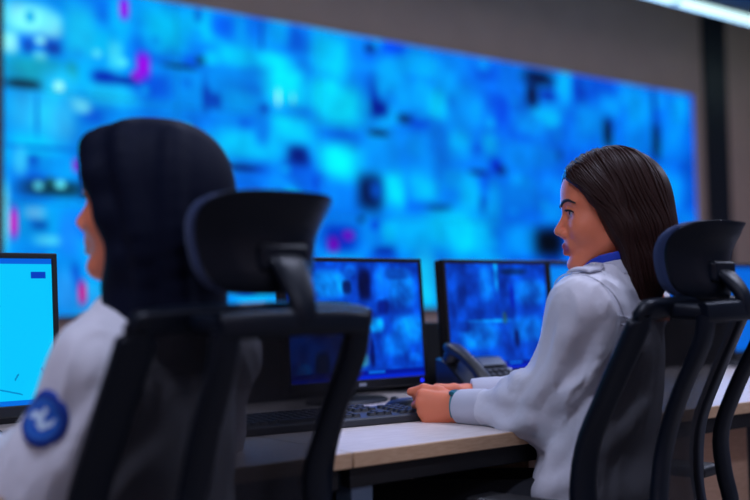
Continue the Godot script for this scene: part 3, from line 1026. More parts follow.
# J: joints in metres from the floor under the pelvis. Adds body, shirt, trousers, shoes; gives the shirt's field back.
func clothe(o: Node3D, J: Dictionary, yaw: float, head: Geo, head_at: Transform3D, fold_seed: int, folds: Array) -> Field:
	var t := Basis(Vector3.UP, deg_to_rad(yaw))
	# body
	var bx := box_of([J.pelvis, J.neck, J.ls, J.rs, J.le, J.re, J.lw, J.rw, J.lk, J.rk, J.la, J.ra], 0.13)
	var f := Field.new(bx[0], bx[1], 0.014)
	f.ell(J.chest, Vector3(0.14, 0.16, 0.092), 0.03, t)
	f.ell(J.waist, Vector3(0.125, 0.15, 0.085), 0.05, t)
	f.ell(J.pelvis, Vector3(0.14, 0.09, 0.1), 0.05, t)
	f.cap(J.neck + Vector3(0, -0.05, 0), J.neck + Vector3(0, 0.05, 0), 0.055, 0.045, 0.04)
	f.chain([J.neck + Vector3(0, -0.03, 0), J.ls, J.le, J.lw], [0.042, 0.045, 0.034, 0.019], 0.03)
	f.chain([J.neck + Vector3(0, -0.03, 0), J.rs, J.re, J.rw], [0.042, 0.045, 0.034, 0.019], 0.03)
	f.chain([J.lh, J.lk, J.la], [0.07, 0.05, 0.034], 0.03)
	f.chain([J.rh, J.rk, J.ra], [0.07, 0.05, 0.034], 0.03)
	var body := f.mesh()
	for p in body.v:
		body.col.append(SKIN_TONE)
	body.join(head, head_at)
	var fist := hand_geo(J.curl)
	body.join(fist, J.lhand)
	body.join(mirror(fist), J.rhand)
	part("body", body, M.skin, o)
	# shirt
	var sb := box_of([J.waist + Vector3(0, -0.17, 0), J.neck, J.ls, J.rs, J.le, J.re, J.lw, J.rw], 0.105)
	sb[0].y = J.waist.y - 0.24
	var s := Field.new(sb[0], sb[1], 0.0065)
	s.ell(J.chest, Vector3(0.162, 0.175, 0.112), 0.03, t)
	s.ell(J.waist, Vector3(0.148, 0.15, 0.112), 0.06, t)
	s.ell(J.waist + Vector3(0, -0.115, 0.0), Vector3(0.168, 0.095, 0.128), 0.05, t)
	s.cap(J.neck + Vector3(0, -0.06, 0), J.neck + Vector3(0, -0.012, 0), 0.064, 0.056, 0.04)
	for a in [[J.ls, J.le, J.lw], [J.rs, J.re, J.rw]]:
		s.cap(J.neck + Vector3(0, -0.035, 0), a[0], 0.047, 0.056, 0.045)
		s.cap(a[0], a[1], 0.06, J.sleeve, 0.035)
		s.cap(a[1], a[2].lerp(a[1], 0.06), J.sleeve, 0.033, 0.045)
		s.cap(a[0].lerp(a[1], 0.72), a[1].lerp(a[2], 0.3), J.sleeve * 0.82, J.sleeve * 0.8, 0.05)
	# folds of the cloth: soft ridges laid along the surface
	for w in folds:
		fold(s, w[0], w[1])
	# the hem and the neck hole
	s.ell(J.waist + Vector3(0, -0.265, 0), Vector3(0.4, 0.12, 0.4), 0.004, Basis.IDENTITY, true)
	s.ell(J.neck + Vector3(0, 0.09, 0), Vector3(0.078, 0.108, 0.08), 0.006, Basis.IDENTITY, true)
	for a in [[J.le, J.lw], [J.re, J.rw]]:
		s.ell(a[1] + (a[1] - a[0]).normalized() * 0.052, Vector3(0.06, 0.06, 0.06), 0.003, Basis.IDENTITY, true)
	var g := s.mesh()
	var wr := FastNoiseLite.new()
	wr.seed = fold_seed
	wr.frequency = 11.0
	wr.fractal_octaves = 2
	var nor := g.smooth_normals()
	for i in g.v.size():
		var p := g.v[i]
		# creases run round the sleeves and slantwise over the back
		var along := Vector3(0.25, 1, 0).normalized()
		var near := 0.085
		for a in [[J.ls, J.le], [J.le, J.lw], [J.rs, J.re], [J.re, J.rw]]:
			var d := Geometry3D.get_closest_point_to_segment(p, a[0], a[1]).distance_to(p)
			if d < near:
				near = d
				along = ((a[1] - a[0]) as Vector3).normalized().lerp(Vector3(0.3, 0.5, 0.3), 0.35).normalized()
		var q := p - along * (p.dot(along) * 0.84)
		var r := 1.0 - absf(wr.get_noise_3dv(q)) * 2.4
		var calm := smoothstep(0.05, 0.13, minf(p.distance_to(J.lw), p.distance_to(J.rw)))
		g.v[i] = p + nor[i] * (maxf(r, -0.2) * 0.0055 - 0.003) * calm
	part("shirt", g, M.shirt, o)
	# trousers
	var tb := box_of([J.lh, J.rh, J.lk, J.rk, J.la, J.ra, J.waist + Vector3(0, -0.1, 0)], 0.13)
	var w2 := Field.new(tb[0], tb[1], 0.012)
	w2.ell(J.pelvis, Vector3(0.165, 0.1, 0.122), 0.05, t)
	w2.ell(J.pelvis + Vector3(0, 0.06, 0), Vector3(0.15, 0.085, 0.112), 0.03, t)
	w2.chain([J.lh, J.lk, J.la], [0.088, 0.066, 0.052], 0.03)
	w2.chain([J.rh, J.rk, J.ra], [0.088, 0.066, 0.052], 0.03)
	w2.ell(J.pelvis + Vector3(0, 0.26, 0), Vector3(0.4, 0.125, 0.4), 0.004, Basis.IDENTITY, true)
	part("trousers", w2.mesh(), M.trousers, o)
	for a in [J.la, J.ra]:
		var fw: Vector3 = t * Vector3(0, 0, -1)
		var sf := Field.new(a + Vector3(-0.22, -0.13, -0.26), a + Vector3(0.22, 0.06, 0.16), 0.01)
		sf.cap(a + Vector3(0, -0.01, 0), a + Vector3(0, -0.05, 0) + fw * 0.01, 0.042, 0.042, 0.02)
		sf.cap(a + Vector3(0, -0.052, 0) - fw * 0.03, a + Vector3(0, -0.06, 0) + fw * 0.15, 0.036, 0.03, 0.02)
		part("shoe", sf.mesh(), M.shoe, o)
	return s


func fold(s: Field, pts: Array, r: float) -> void:
	var path := curve(pts, 4)
	var last := path.size() - 1
	for i in last + 1:
		# the ends sink into the cloth
		path[i] = s.onto(path[i], -r * (0.45 + 0.6 * pow(absf(2.0 * i / last - 1.0), 3.0)))
	for i in last:
		s.cap(path[i], path[i + 1], r, r, 0.02)


# two plates of eyebrow, lashes and an eyeball on each side
func face_details(o: Node3D, at: Transform3D, hf: Field) -> void:
	for s in [-1.0, 1.0]:
		var eye := Geo.new()
		var rings := []
		for i in 9:
			var a := PI * i / 8.0
			var ring := PackedVector3Array()
			for j in 14:
				var b := -TAU * j / 14
				ring.append(at * (Vector3(s * 0.031, 0.001, -0.0735) + Vector3(cos(b) * sin(a), -cos(a), sin(b) * sin(a)) * 0.0118))
			rings.append(ring)
		eye.loft(rings, false)
		var ball := part("eye", eye, M.eye_white, o)
		part("iris", Geo.new().lathe([Vector2(0.0052, -0.0003), Vector2(0.005, 0.0008), Vector2(0.002, 0.0013)], at * Vector3(s * 0.0318, 0.001, -0.0849), at.basis * Basis(Quaternion(Vector3.UP, Vector3(s * 0.08, 0, -1).normalized())), 14), M.iris, ball)
		var brow := curve([Vector3(s * 0.012, 0.018, -0.0955), Vector3(s * 0.027, 0.0245, -0.0925), Vector3(s * 0.042, 0.0245, -0.082), Vector3(s * 0.052, 0.018, -0.0715)], 4)
		for k in brow.size():
			brow[k] = at * hf.onto(brow[k], 0.0004)
		part("eyebrow", Geo.new().sweep(brow, ramp([0.0035, 0.0038, 0.003, 0.0012], brow.size()), [0.0018], at.basis * Vector3.UP, 8), M.lash, o)
		var lid := curve([Vector3(s * 0.02, 0.004, -0.0885), Vector3(s * 0.031, 0.0062, -0.0915), Vector3(s * 0.042, 0.0035, -0.084), Vector3(s * 0.0485, -0.0005, -0.0765)], 4)
		for k in lid.size():
			lid[k] = at * hf.onto(lid[k], 0.001)
		part("eyelashes", Geo.new().sweep(lid, ramp([0.0012, 0.002, 0.0022, 0.0012], lid.size()), ramp([0.001, 0.0026, 0.003, 0.001], lid.size()), at.basis * Vector3.UP, 8), M.lash, o)


# a strip of cloth laid on a field, from a list of centre points with half-widths across
func on_cloth(f: Field, pts: Array, across: Vector3, half: Array, lift: float) -> Geo:
	var top := []
	var low := []
	for i in pts.size():
		var a := []
		var b := []
		for j in 7:
			var u := j / 3.0 - 1.0
			var p: Vector3 = pts[i] + across * (u * half[mini(i, half.size() - 1)])
			for k in 60:
				if f.value(p) < 0.004:
					break
				p.y -= 0.003
			p = f.onto(p, 0.003)
			var n := f.slope(p)
			a.append(p + n * (lift * (1.0 - 0.6 * pow(absf(u), 6.0))))
			b.append(p - n * 0.003)
		top.append(a)
		low.append(b)
	return Geo.new().plate(top, low)


func collar(neck: Vector3, t: Basis, tilt: float) -> Geo:
	# a stand round the neck with a leaf folded over it, open in front
	var outer := []
	var inner := []
	var rows := [[0.0585, -0.01], [0.056, 0.01], [0.059, 0.02], [0.066, 0.01], [0.075, -0.014]]
	for r in rows:
		var a := []
		var b := []
		for j in 25:
			var an := lerpf(-PI * 0.82, PI * 0.82, j / 24.0)
			var d := Vector3(sin(an), 0, cos(an) * 1.02)
			var drop := -0.02 * smoothstep(0.5, 1.0, absf(an) / PI)
			a.append(neck + t * (d * (r[0] + 0.0012) + Vector3(0, r[1] + drop + tilt * d.z, 0)))
			b.append(neck + t * (d * (r[0] - 0.0012) + Vector3(0, r[1] + drop + tilt * d.z - 0.001, 0)))
		outer.append(a)
		inner.append(b)
	return Geo.new().plate(outer, inner)


func build_people() -> void:
	build_long_haired()
	build_headscarf()


func build_long_haired() -> void:
	var base := Vector3(1.66, 0, -1.42)
	var o := thing("person", "person with long dark brown hair in a white uniform shirt, hands together on the desk", "person", base, 0, "officers at the desk")
	var J := {
		"pelvis": Vector3(0.0, 0.565, 0.005), "waist": Vector3(0.005, 0.735, 0.01), "chest": Vector3(0.022, 0.90, 0.022), "neck": Vector3(0.034, 1.045, 0.03),
		"ls": Vector3(-0.112, 0.99, 0.08), "rs": Vector3(0.172, 0.985, -0.01), "le": Vector3(-0.094, 0.778, -0.028), "re": Vector3(0.21, 0.79, -0.2),
		"lw": Vector3(-0.128, 0.774, -0.262), "rw": Vector3(-0.005, 0.785, -0.36), "lh": Vector3(-0.09, 0.555, -0.01), "rh": Vector3(0.085, 0.555, -0.04),
		"lk": Vector3(-0.21, 0.545, -0.40), "rk": Vector3(-0.03, 0.545, -0.45), "la": Vector3(-0.2, 0.11, -0.36), "ra": Vector3(-0.02, 0.11, -0.42), "curl": 0.92, "sleeve": 0.058,
	}
	J.lhand = hand_pose(J.lw, Vector3(-0.5, -0.02, -0.8), Vector3(-0.9, 0.2, 0.3))
	J.rhand = hand_pose(J.rw, Vector3(-0.9, -0.02, -0.35), Vector3(0.1, 0.6, -0.8))
	var head_at := Transform3D(Basis.from_euler(Vector3(deg_to_rad(-3), deg_to_rad(46), deg_to_rad(0))), Vector3(1.701, 1.182, -1.393) - base)
	var hf := head_field(0.003, true)
	var folds := [
		[[Vector3(-0.10, 0.96, 0.14), Vector3(-0.12, 0.87, 0.11), Vector3(-0.13, 0.80, 0.03)], 0.014], [[Vector3(-0.165, 0.95, 0.09), Vector3(-0.17, 0.87, 0.05), Vector3(-0.16, 0.80, -0.02)], 0.013],
		[[Vector3(-0.16, 0.85, -0.02), Vector3(-0.13, 0.83, -0.07), Vector3(-0.08, 0.84, -0.09)], 0.014], [[Vector3(-0.165, 0.82, -0.05), Vector3(-0.13, 0.80, -0.1), Vector3(-0.07, 0.81, -0.12)], 0.012],
		[[Vector3(-0.16, 0.77, -0.02), Vector3(-0.16, 0.75, -0.06), Vector3(-0.15, 0.745, -0.11)], 0.012], [[Vector3(-0.02, 0.92, 0.15), Vector3(-0.08, 0.84, 0.14), Vector3(-0.11, 0.78, 0.1)], 0.012],
		[[Vector3(0.0, 0.80, 0.135), Vector3(-0.08, 0.73, 0.12), Vector3(-0.13, 0.68, 0.06)], 0.013], [[Vector3(-0.10, 0.68, 0.1), Vector3(-0.14, 0.65, 0.05), Vector3(-0.16, 0.62, 0.0)], 0.014],
		[[Vector3(-0.14, 0.72, 0.04), Vector3(-0.16, 0.66, 0.0), Vector3(-0.165, 0.61, -0.03)], 0.013],
	]
	var sf := clothe(o, J, 18.0, tint_head(hf.mesh()), head_at, 21, folds)
	face_details(o, head_at, hf)
	var t := Basis(Vector3.UP, deg_to_rad(18.0))
	part("collar", collar(J.neck + Vector3(0.0, 0.012, 0.0), t, 0.012), M.shirt_seam, o)
	# shoulder strap, seams and cuffs
	var left: Vector3 = (J.ls - J.neck).normalized()
	for a in [[J.ls, 1.0], [J.rs, -1.0]]:
		var pts := []
		for i in 9:
			pts.append(J.neck.lerp(a[0], 0.52 + 0.6 * i / 8.0) + Vector3(0, 0.1, 0))
		var top: Vector3 = pts[1]
		while sf.value(top) > 0.004 and top.y > 0.9:
			top.y -= 0.002
		var e := part("shoulder_strap", on_cloth(sf, pts, t * Vector3(0, 0, 1), [0.016, 0.019, 0.02, 0.021, 0.022, 0.023, 0.024, 0.024, 0.024], 0.004), M.shirt_seam, o)
		part("button", Geo.new().lathe([Vector2(0.0055, 0), Vector2(0.0055, 0.002), Vector2(0.004, 0.0028)], top + sf.slope(top) * 0.004, Basis(Quaternion(Vector3.UP, sf.slope(top))), 14), M.button, e)
	for a in [[J.le, J.lw], [J.re, J.rw]]:
		var d: Vector3 = (a[1] - a[0]).normalized()
		part("cuff", Geo.new().lathe([Vector2(0.032, 0.008), Vector2(0.0375, 0.006), Vector2(0.0395, -0.02), Vector2(0.0405, -0.056), Vector2(0.038, -0.062)], a[1] - d * 0.012, Basis(Quaternion(Vector3.UP, d)), 26), M.shirt_seam, o)
	# seams: round both armholes and across the back
	for a in [[J.ls, J.le], [J.rs, J.re]]:
		var ax: Vector3 = ((a[0] - J.neck).normalized() + (a[1] - a[0]).normalized() * 0.5).normalized()
		var b1 := ax.cross(Vector3.UP).normalized()
		var b2 := ax.cross(b1)
		var loop := []
		for j in 40:
			var an := TAU * j / 40
			loop.append(sf.onto(a[0].lerp(J.neck, 0.12) + (b1 * cos(an) + b2 * sin(an)) * 0.078, 0.0022))
		part("armhole_seam", Geo.new().sweep(loop, [0.0013], [0.0013], ax, 6, 1.0, true), M.shirt_seam, o)
	var yoke := []
	for j in 25:
		yoke.append(sf.onto(J.chest + t * Vector3(lerpf(-0.15, 0.15, j / 24.0), 0.065, 0.13), 0.0022))
	part("yoke_seam", Geo.new().tube(yoke, [0.0013], 6), M.shirt_seam, o)
	# lanyard under the collar
	var ring := []
	for j in 22:
		var an := lerpf(-PI * 0.92, PI * 0.92, j / 21.0)
		ring.append(J.neck + t * Vector3(sin(an) * 0.0635, 0.034 - 0.014 * cos(an) * -1.0 - 0.03 * smoothstep(0.45, 1.0, absf(an) / PI), cos(an) * 0.066))
	part("lanyard", Geo.new().sweep(ring, [0.0085], [0.0016], Vector3.UP, 10, 0.6), M.lanyard, o, "blue neck strap")
	# watch on the left wrist
	var wd: Vector3 = (J.lw - J.le).normalized()
	var hand_dir: Vector3 = -(J.lhand as Transform3D).basis.z
	var wt := Basis(Quaternion(Vector3.UP, hand_dir))
	var w := part("wristwatch", Geo.new().lathe([Vector2(0.0275, -0.009), Vector2(0.0292, -0.008), Vector2(0.0292, 0.008), Vector2(0.0275, 0.009)], J.lw + hand_dir * 0.006, wt, 28), M.strap, o, "teal wristwatch")
	var bk: Vector3 = ((J.lhand as Transform3D).basis.y * 0.4 + (J.lhand as Transform3D).basis.x * 0.9).normalized()
	part("watch_case", Geo.new().lathe([Vector2(0.013, 0), Vector2(0.014, 0.002), Vector2(0.014, 0.006), Vector2(0.011, 0.008)], J.lw + hand_dir * 0.006 + bk * 0.0275, Basis(Quaternion(Vector3.UP, bk)), 20), M.watch, w)
	var bl := []
	for j in 30:
		var an := TAU * j / 30
		bl.append(J.waist + t * Vector3(sin(an) * 0.157, -0.152, cos(an) * 0.12))
	part("belt", Geo.new().sweep(bl, [0.016], [0.003], Vector3.UP, 10, 0.6, true), M.belt, o)
	build_hair(o, head_at)


func build_hair(o: Node3D, at: Transform3D) -> void:
	var f := Field.new(Vector3(-0.125, -0.25, -0.13), Vector3(0.125, 0.15, 0.165), 0.004)
	f.ell(Vector3(0, 0.042, 0.008), Vector3(0.084, 0.09, 0.11), 0.02)
	f.ell(Vector3(0, -0.02, 0.056), Vector3(0.088, 0.108, 0.076), 0.03)
	for s in [-1.0, 1.0]:
		f.chain([Vector3(s * 0.035, -0.06, 0.07), Vector3(s * 0.042, -0.13, 0.066), Vector3(s * 0.045, -0.2, 0.052)], [0.05, 0.038, 0.018], 0.03)
		f.chain([Vector3(s * 0.05, 0.07, -0.06), Vector3(s * 0.066, 0.02, -0.02), Vector3(s * 0.07, -0.04, 0.012), Vector3(s * 0.066, -0.11, 0.035), Vector3(s * 0.058, -0.19, 0.042), Vector3(s * 0.05, -0.235, 0.04)], [0.024, 0.026, 0.026, 0.024, 0.02, 0.01], 0.02)
	f.ell(Vector3(0, -0.056, -0.118), Vector3(0.2, 0.136, 0.096), 0.006, Basis.IDENTITY, true)
	f.ell(Vector3(0, -0.15, -0.078), Vector3(0.2, 0.085, 0.085), 0.006, Basis.IDENTITY, true)
	var g := Geo.new().join(f.mesh(), at)
	# locks combed over it
	var guides := [
		[Vector3(-0.004, 0.098, -0.09), Vector3(-0.04, 0.082, -0.083), Vector3(-0.074, 0.035, -0.044), Vector3(-0.09, -0.03, -0.01), Vector3(-0.088, -0.1, 0.016), Vector3(-0.07, -0.2, 0.03)],
		[Vector3(-0.012, 0.132, -0.02), Vector3(-0.06, 0.112, -0.016), Vector3(-0.09, 0.04, 0.008), Vector3(-0.096, -0.04, 0.04), Vector3(-0.09, -0.12, 0.055), Vector3(-0.06, -0.22, 0.06)],
		[Vector3(-0.008, 0.128, 0.05), Vector3(-0.05, 0.1, 0.085), Vector3(-0.068, 0.03, 0.115), Vector3(-0.07, -0.05, 0.125), Vector3(-0.065, -0.125, 0.1), Vector3(-0.055, -0.21, 0.066)],
	]
	var rng := RandomNumberGenerator.new()
	rng.seed = 77
	for s in [1.0, -1.0]:
		for i in (150 if s > 0 else 60):
			var t := rng.randf() * 2.0 if i % 4 else rng.randf() * 0.25
			var a: Array = guides[int(t) if t < 2.0 else 1]
			var b: Array = guides[mini(int(t) + 1, 2)]
			var pts := []
			for k in 6:
				var p: Vector3 = (a[k] as Vector3).lerp(b[k], t - int(t)) + Vector3(rng.randfn() * 0.0015, rng.randfn() * 0.002, rng.randfn() * 0.003)
				pts.append(Vector3(p.x * s, p.y, p.z + 0.006 * sin(k * 2.1 + t * 5.0) * smoothstep(1.0, 3.0, k)))
			var sm := curve(pts, 4)
			var lift := rng.randf_range(-0.0012, 0.0022)
			for k in sm.size():
				var q := f.onto(sm[k], lift)
				sm[k] = at * (q if q.distance_to(sm[k]) < 0.03 else sm[k])
			var r := rng.randf_range(0.0014, 0.0032)
			g.tube(sm, ramp([r * 0.7, r, r, r, r * 0.8, r * 0.25], sm.size()), 6)
	part("hair", g, M.hair, o)


func build_headscarf() -> void:
	var base := Vector3(0.72, 0, -1.53)
	var o := thing("person", "person in a dark navy headscarf and white shirt with a round blue sleeve badge", "person", base, 0, "officers at the desk")
	var J := {
		"pelvis": Vector3(0.015, 0.565, 0.0), "waist": Vector3(0.01, 0.735, 0.01), "chest": Vector3(0.0, 0.865, 0.02), "neck": Vector3(-0.005, 1.0, 0.04),
		"ls": Vector3(-0.112, 0.918, 0.09), "rs": Vector3(0.16, 0.915, -0.02), "le": Vector3(-0.172, 0.735, 0.01), "re": Vector3(0.2, 0.76, -0.17),
		"lw": Vector3(-0.2, 0.785, -0.235), "rw": Vector3(0.05, 0.785, -0.36), "lh": Vector3(-0.075, 0.555, -0.01), "rh": Vector3(0.1, 0.555, -0.02),
		"lk": Vector3(-0.14, 0.545, -0.42), "rk": Vector3(0.07, 0.545, -0.44), "la": Vector3(-0.13, 0.11, -0.38), "ra": Vector3(0.07, 0.11, -0.40), "curl": 0.5, "sleeve": 0.062,
	}
	J.lhand = hand_pose(J.lw, Vector3(0.15, -0.1, -1.0), Vector3(-0.2, 0.95, 0.1))
	J.rhand = hand_pose(J.rw, Vector3(-0.3, -0.1, -0.9), Vector3(0.1, 0.95, 0.1))
	var head_at := Transform3D(Basis.from_euler(Vector3(deg_to_rad(1), deg_to_rad(42), 0)), Vector3(0.705, 1.167, -1.471) - base)
	var hf := head_field(0.004, false)
	var folds := [
		[[Vector3(-0.09, 0.93, 0.15), Vector3(-0.13, 0.85, 0.11), Vector3(-0.16, 0.77, 0.07)], 0.014],
		[[Vector3(-0.05, 0.9, 0.13), Vector3(-0.11, 0.82, 0.12), Vector3(-0.15, 0.75, 0.08)], 0.014], [[Vector3(-0.05, 0.8, 0.12), Vector3(-0.1, 0.73, 0.11), Vector3(-0.14, 0.66, 0.06)], 0.014],
	]
	var sf := clothe(o, J, 24.0, tint_head(hf.mesh()), head_at, 33, folds)
	face_details(o, head_at, hf)
	var t := Basis(Vector3.UP, deg_to_rad(24.0))
	for a in [[J.le, J.lw], [J.re, J.rw]]:
		var d: Vector3 = (a[1] - a[0]).normalized()
		part("cuff", Geo.new().lathe([Vector2(0.032, 0.008), Vector2(0.0375, 0.006), Vector2(0.0395, -0.02), Vector2(0.0405, -0.056), Vector2(0.038, -0.062)], a[1] - d * 0.012, Basis(Quaternion(Vector3.UP, d)), 26), M.shirt_seam, o)
	# round blue badge on the left sleeve
	var out: Vector3 = (t * Vector3(-0.97, 0.12, 0.12)).normalized()
	var arm: Vector3 = (J.le - J.ls).normalized()
	var radial := out.slide(arm).normalized()
	var centre: Vector3 = J.ls.lerp(J.le, 0.4)
	var g := Geo.new()
	var rings := 9
	var cnt := 32
	var cid := -1
	for i in rings + 1:
		for j in (1 if i == 0 else cnt):
			var an := TAU * j / cnt
			var r := 0.041 * i / rings
			# laid round the sleeve: so far along it, so far about it
			var d := radial.rotated(arm, sin(an) * r / 0.066)
			var p := centre + arm * (cos(an) * r) + d * 0.12
			for k in 70:
				if sf.value(p) < (0.0055 if i < rings else 0.0):
					break
				p -= d * 0.0015
			var id := g.add(p, Vector3.ZERO, Vector2(0.5 - 0.5 * sin(an) * i / rings, 0.5 + 0.5 * cos(an) * i / rings))
			if cid < 0:
				cid = id
	for j in cnt:
		g.tri(cid, cid + 1 + j, cid + 1 + (j + 1) % cnt)
	for i in rings - 1:
		for j in cnt:
			var a := cid + 1 + i * cnt
			g.quad(a + j, a + cnt + j, a + cnt + (j + 1) % cnt, a + (j + 1) % cnt)
	part("sleeve_patch", g, patch_material(), o, "round blue and white cloth badge")
	build_scarf(o, head_at)


func patch_material() -> StandardMaterial3D:
	var n := 192
	var im := Image.create(n, n, false, Image.FORMAT_RGB8)
	var blue := Color8(22, 92, 196)
	var deep := Color8(10, 60, 158)
	var white := Color8(196, 220, 244)
	for y in n:
		for x in n:
			var p := Vector2(x - n * 0.5, y - n * 0.5) / (n * 0.5)
			var r := p.length()
			var c := deep if r > 0.66 else blue
			if r > 0.6 and r < 0.67:
				c = Color8(40, 120, 210)
			# pale wings and a tail inside the ring
			if r < 0.58:
				var w := absf(p.y - 0.1 + 0.5 * p.x * p.x - 0.12 * sin(p.x * 9.0))
				if w < 0.15 and absf(p.x) < 0.5:
					c = white
				if absf(p.x) < 0.1 and p.y > -0.42 and p.y < 0.3:
					c = white
			im.set_pixel(x, y, c)
	var m := StandardMaterial3D.new()
	m.albedo_texture = ImageTexture.create_from_image(im)
	m.roughness = 0.8
	return m


func build_scarf(o: Node3D, at: Transform3D) -> void:
	var f := Field.new(Vector3(-0.17, -0.27, -0.15), Vector3(0.17, 0.15, 0.2), 0.005)
	f.ell(Vector3(0, 0.034, 0.012), Vector3(0.088, 0.09, 0.112), 0.02)
	f.ell(Vector3(0, -0.03, 0.05), Vector3(0.092, 0.12, 0.088), 0.04)
	f.ell(Vector3(0, 0.052, -0.03), Vector3(0.07, 0.064, 0.062), 0.03)
	f.cap(Vector3(0, -0.07, 0.035), Vector3(0, -0.2, 0.05), 0.082, 0.078, 0.04)
	f.cap(Vector3(-0.03, -0.135, -0.015), Vector3(-0.03, -0.21, 0.005), 0.04, 0.05, 0.03)
	f.cap(Vector3(0.03, -0.135, -0.015), Vector3(0.03, -0.21, 0.005), 0.04, 0.05, 0.03)
	for s in [-1.0, 1.0]:
		# the edge that stands out round the face
		f.chain([Vector3(0, 0.092, -0.074), Vector3(s * 0.04, 0.078, -0.07), Vector3(s * 0.066, 0.03, -0.053), Vector3(s * 0.068, -0.03, -0.034), Vector3(s * 0.058, -0.1, -0.012), Vector3(s * 0.03, -0.14, -0.03)], [0.011, 0.012, 0.013, 0.014, 0.015, 0.015], 0.03)
		# folds down the side
		fold(f, [Vector3(s * 0.05, 0.11, -0.02), Vector3(s * 0.09, 0.03, 0.0), Vector3(s * 0.094, -0.06, 0.02), Vector3(s * 0.075, -0.18, 0.03)], 0.01)
		fold(f, [Vector3(s * 0.05, 0.1, 0.06), Vector3(s * 0.08, 0.02, 0.07), Vector3(s * 0.09, -0.08, 0.08), Vector3(s * 0.07, -0.19, 0.09)], 0.01)
		f.chain([Vector3(s * 0.075, -0.09, -0.01), Vector3(s * 0.04, -0.155, -0.035), Vector3(0, -0.17, -0.05)], [0.01, 0.012, 0.012], 0.012)
	f.ell(Vector3(0, -0.024, -0.126), Vector3(0.072, 0.106, 0.094), 0.006, Basis.IDENTITY, true)
	part("headscarf", Geo.new().join(f.mesh(), at), M.hijab, o, "dark navy headscarf")


# ------------------------------------------------------------------ things on the desks
func make_monitor(label: String, x: float, wide: float, im: Image, energy: float, color: Color) -> void:
	var o := thing("monitor", label, "monitor", Vector3(x, 0.74, -2.2), 0, "monitors along the desk")
	var high := 0.345
	var t := Basis(Vector3.RIGHT, deg_to_rad(-4.0))
	var c := Vector3(0, 0.21, 0)
	part("back_shell", Geo.new().box(c + t * Vector3(0, 0, -0.02), Vector3(wide, high, 0.026), 0.006, t).box(c + t * Vector3(0, -0.01, -0.042), Vector3(wide * 0.6, high * 0.6, 0.04), 0.014, t), M.black_plastic, o)
	var b := 0.012
	var low := 0.024
	var g := Geo.new()
	g.box(c + t * Vector3(0, high * 0.5 - b * 0.5, 0), Vector3(wide, b, 0.016), 0.003, t)
	g.box(c + t * Vector3(0, -high * 0.5 + low * 0.5, 0), Vector3(wide, low, 0.016), 0.003, t)
	for s in [-1.0, 1.0]:
		g.box(c + t * Vector3(s * (wide * 0.5 - b * 0.5), 0, 0), Vector3(b, high - 0.004, 0.016), 0.003, t)
	var bez := part("bezel", g, M.bezel, o)
	var y0 := -high * 0.5 + low
	var y1 := high * 0.5 - b
	var x1 := wide * 0.5 - b
	part("screen", Geo.new().face(c + t * Vector3(-x1, y0, 0.003), c + t * Vector3(x1, y0, 0.003), c + t * Vector3(x1, y1, 0.003), c + t * Vector3(-x1, y1, 0.003)), screen_mat(im, energy), o)
	part("badge", Geo.new().box(c + t * Vector3(0, -high * 0.5 + 0.011, 0.0085), Vector3(0.024, 0.008, 0.002), 0.0008, t), M.badge, bez)
	var led := StandardMaterial3D.new()
	led.albedo_color = Color8(10, 10, 30)
	led.emission_enabled = true
	led.emission = Color8(20, 40, 255)
	led.emission_energy_multiplier = 2.0
	part("power_light", Geo.new().box(c + t * Vector3(wide * 0.5 - 0.026, -high * 0.5 + 0.011, 0.0085), Vector3(0.009, 0.009, 0.003), 0.0014, t), led, bez)
	part("neck", Geo.new().box(Vector3(0, 0.12, -0.062), Vector3(0.06, 0.22, 0.026), 0.006), M.dark_grey, o)
	part("stand_base", Geo.new().lathe([Vector2(0.118, 0), Vector2(0.118, 0.006), Vector2(0.11, 0.011), Vector2(0.035, 0.016)], Vector3(0, 0, -0.05), Basis.from_scale(Vector3(1, 1, 0.78)), 36), M.dark_grey, o)
	var a := AreaLight3D.new()
	a.name = "screen_light"
	a.area_size = Vector2(x1 * 2.0, y1 - y0)
	a.light_color = color
	a.light_energy = 0.035
	a.area_range = 8.0
	a.area_attenuation = 2.0
	a.shadow_enabled = true
	a.transform = Transform3D(t * Basis(Vector3.UP, PI), c + t * Vector3(0, 0.005, 0.012))
	o.add_child(a)


func window_screen(seed_: int, ground := Color8(0, 198, 255)) -> Image:
	var im := Image.create(320, 240, false, Image.FORMAT_RGB8)
	im.fill(ground)
	im.fill_rect(Rect2i(0, 0, 320, 9), Color8(0, 96, 220))
	im.fill_rect(Rect2i(286, 22, 24, 11), Color8(0, 60, 190))
	im.fill_rect(Rect2i(0, 232, 320, 8), Color8(0, 110, 225))
	var rng := RandomNumberGenerator.new()
	rng.seed = seed_
	for i in 13:
		var p := Vector2(rng.randf_range(20, 300), rng.randf_range(50, 210))
		var d := Vector2.from_angle(rng.randf_range(0, PI)) * rng.randf_range(8, 24)
		if i == 0:
			p = Vector2(205, 150)
			d = Vector2(-6, 30)
		if i == 1:
			p = Vector2(214, 208)
			d = Vector2(52, 14)
		for k in 40:
			var q := p + d * (k / 39.0)
			im.fill_rect(Rect2i(int(q.x), int(q.y), 2, 2), Color8(0, 130, 200))
	return im


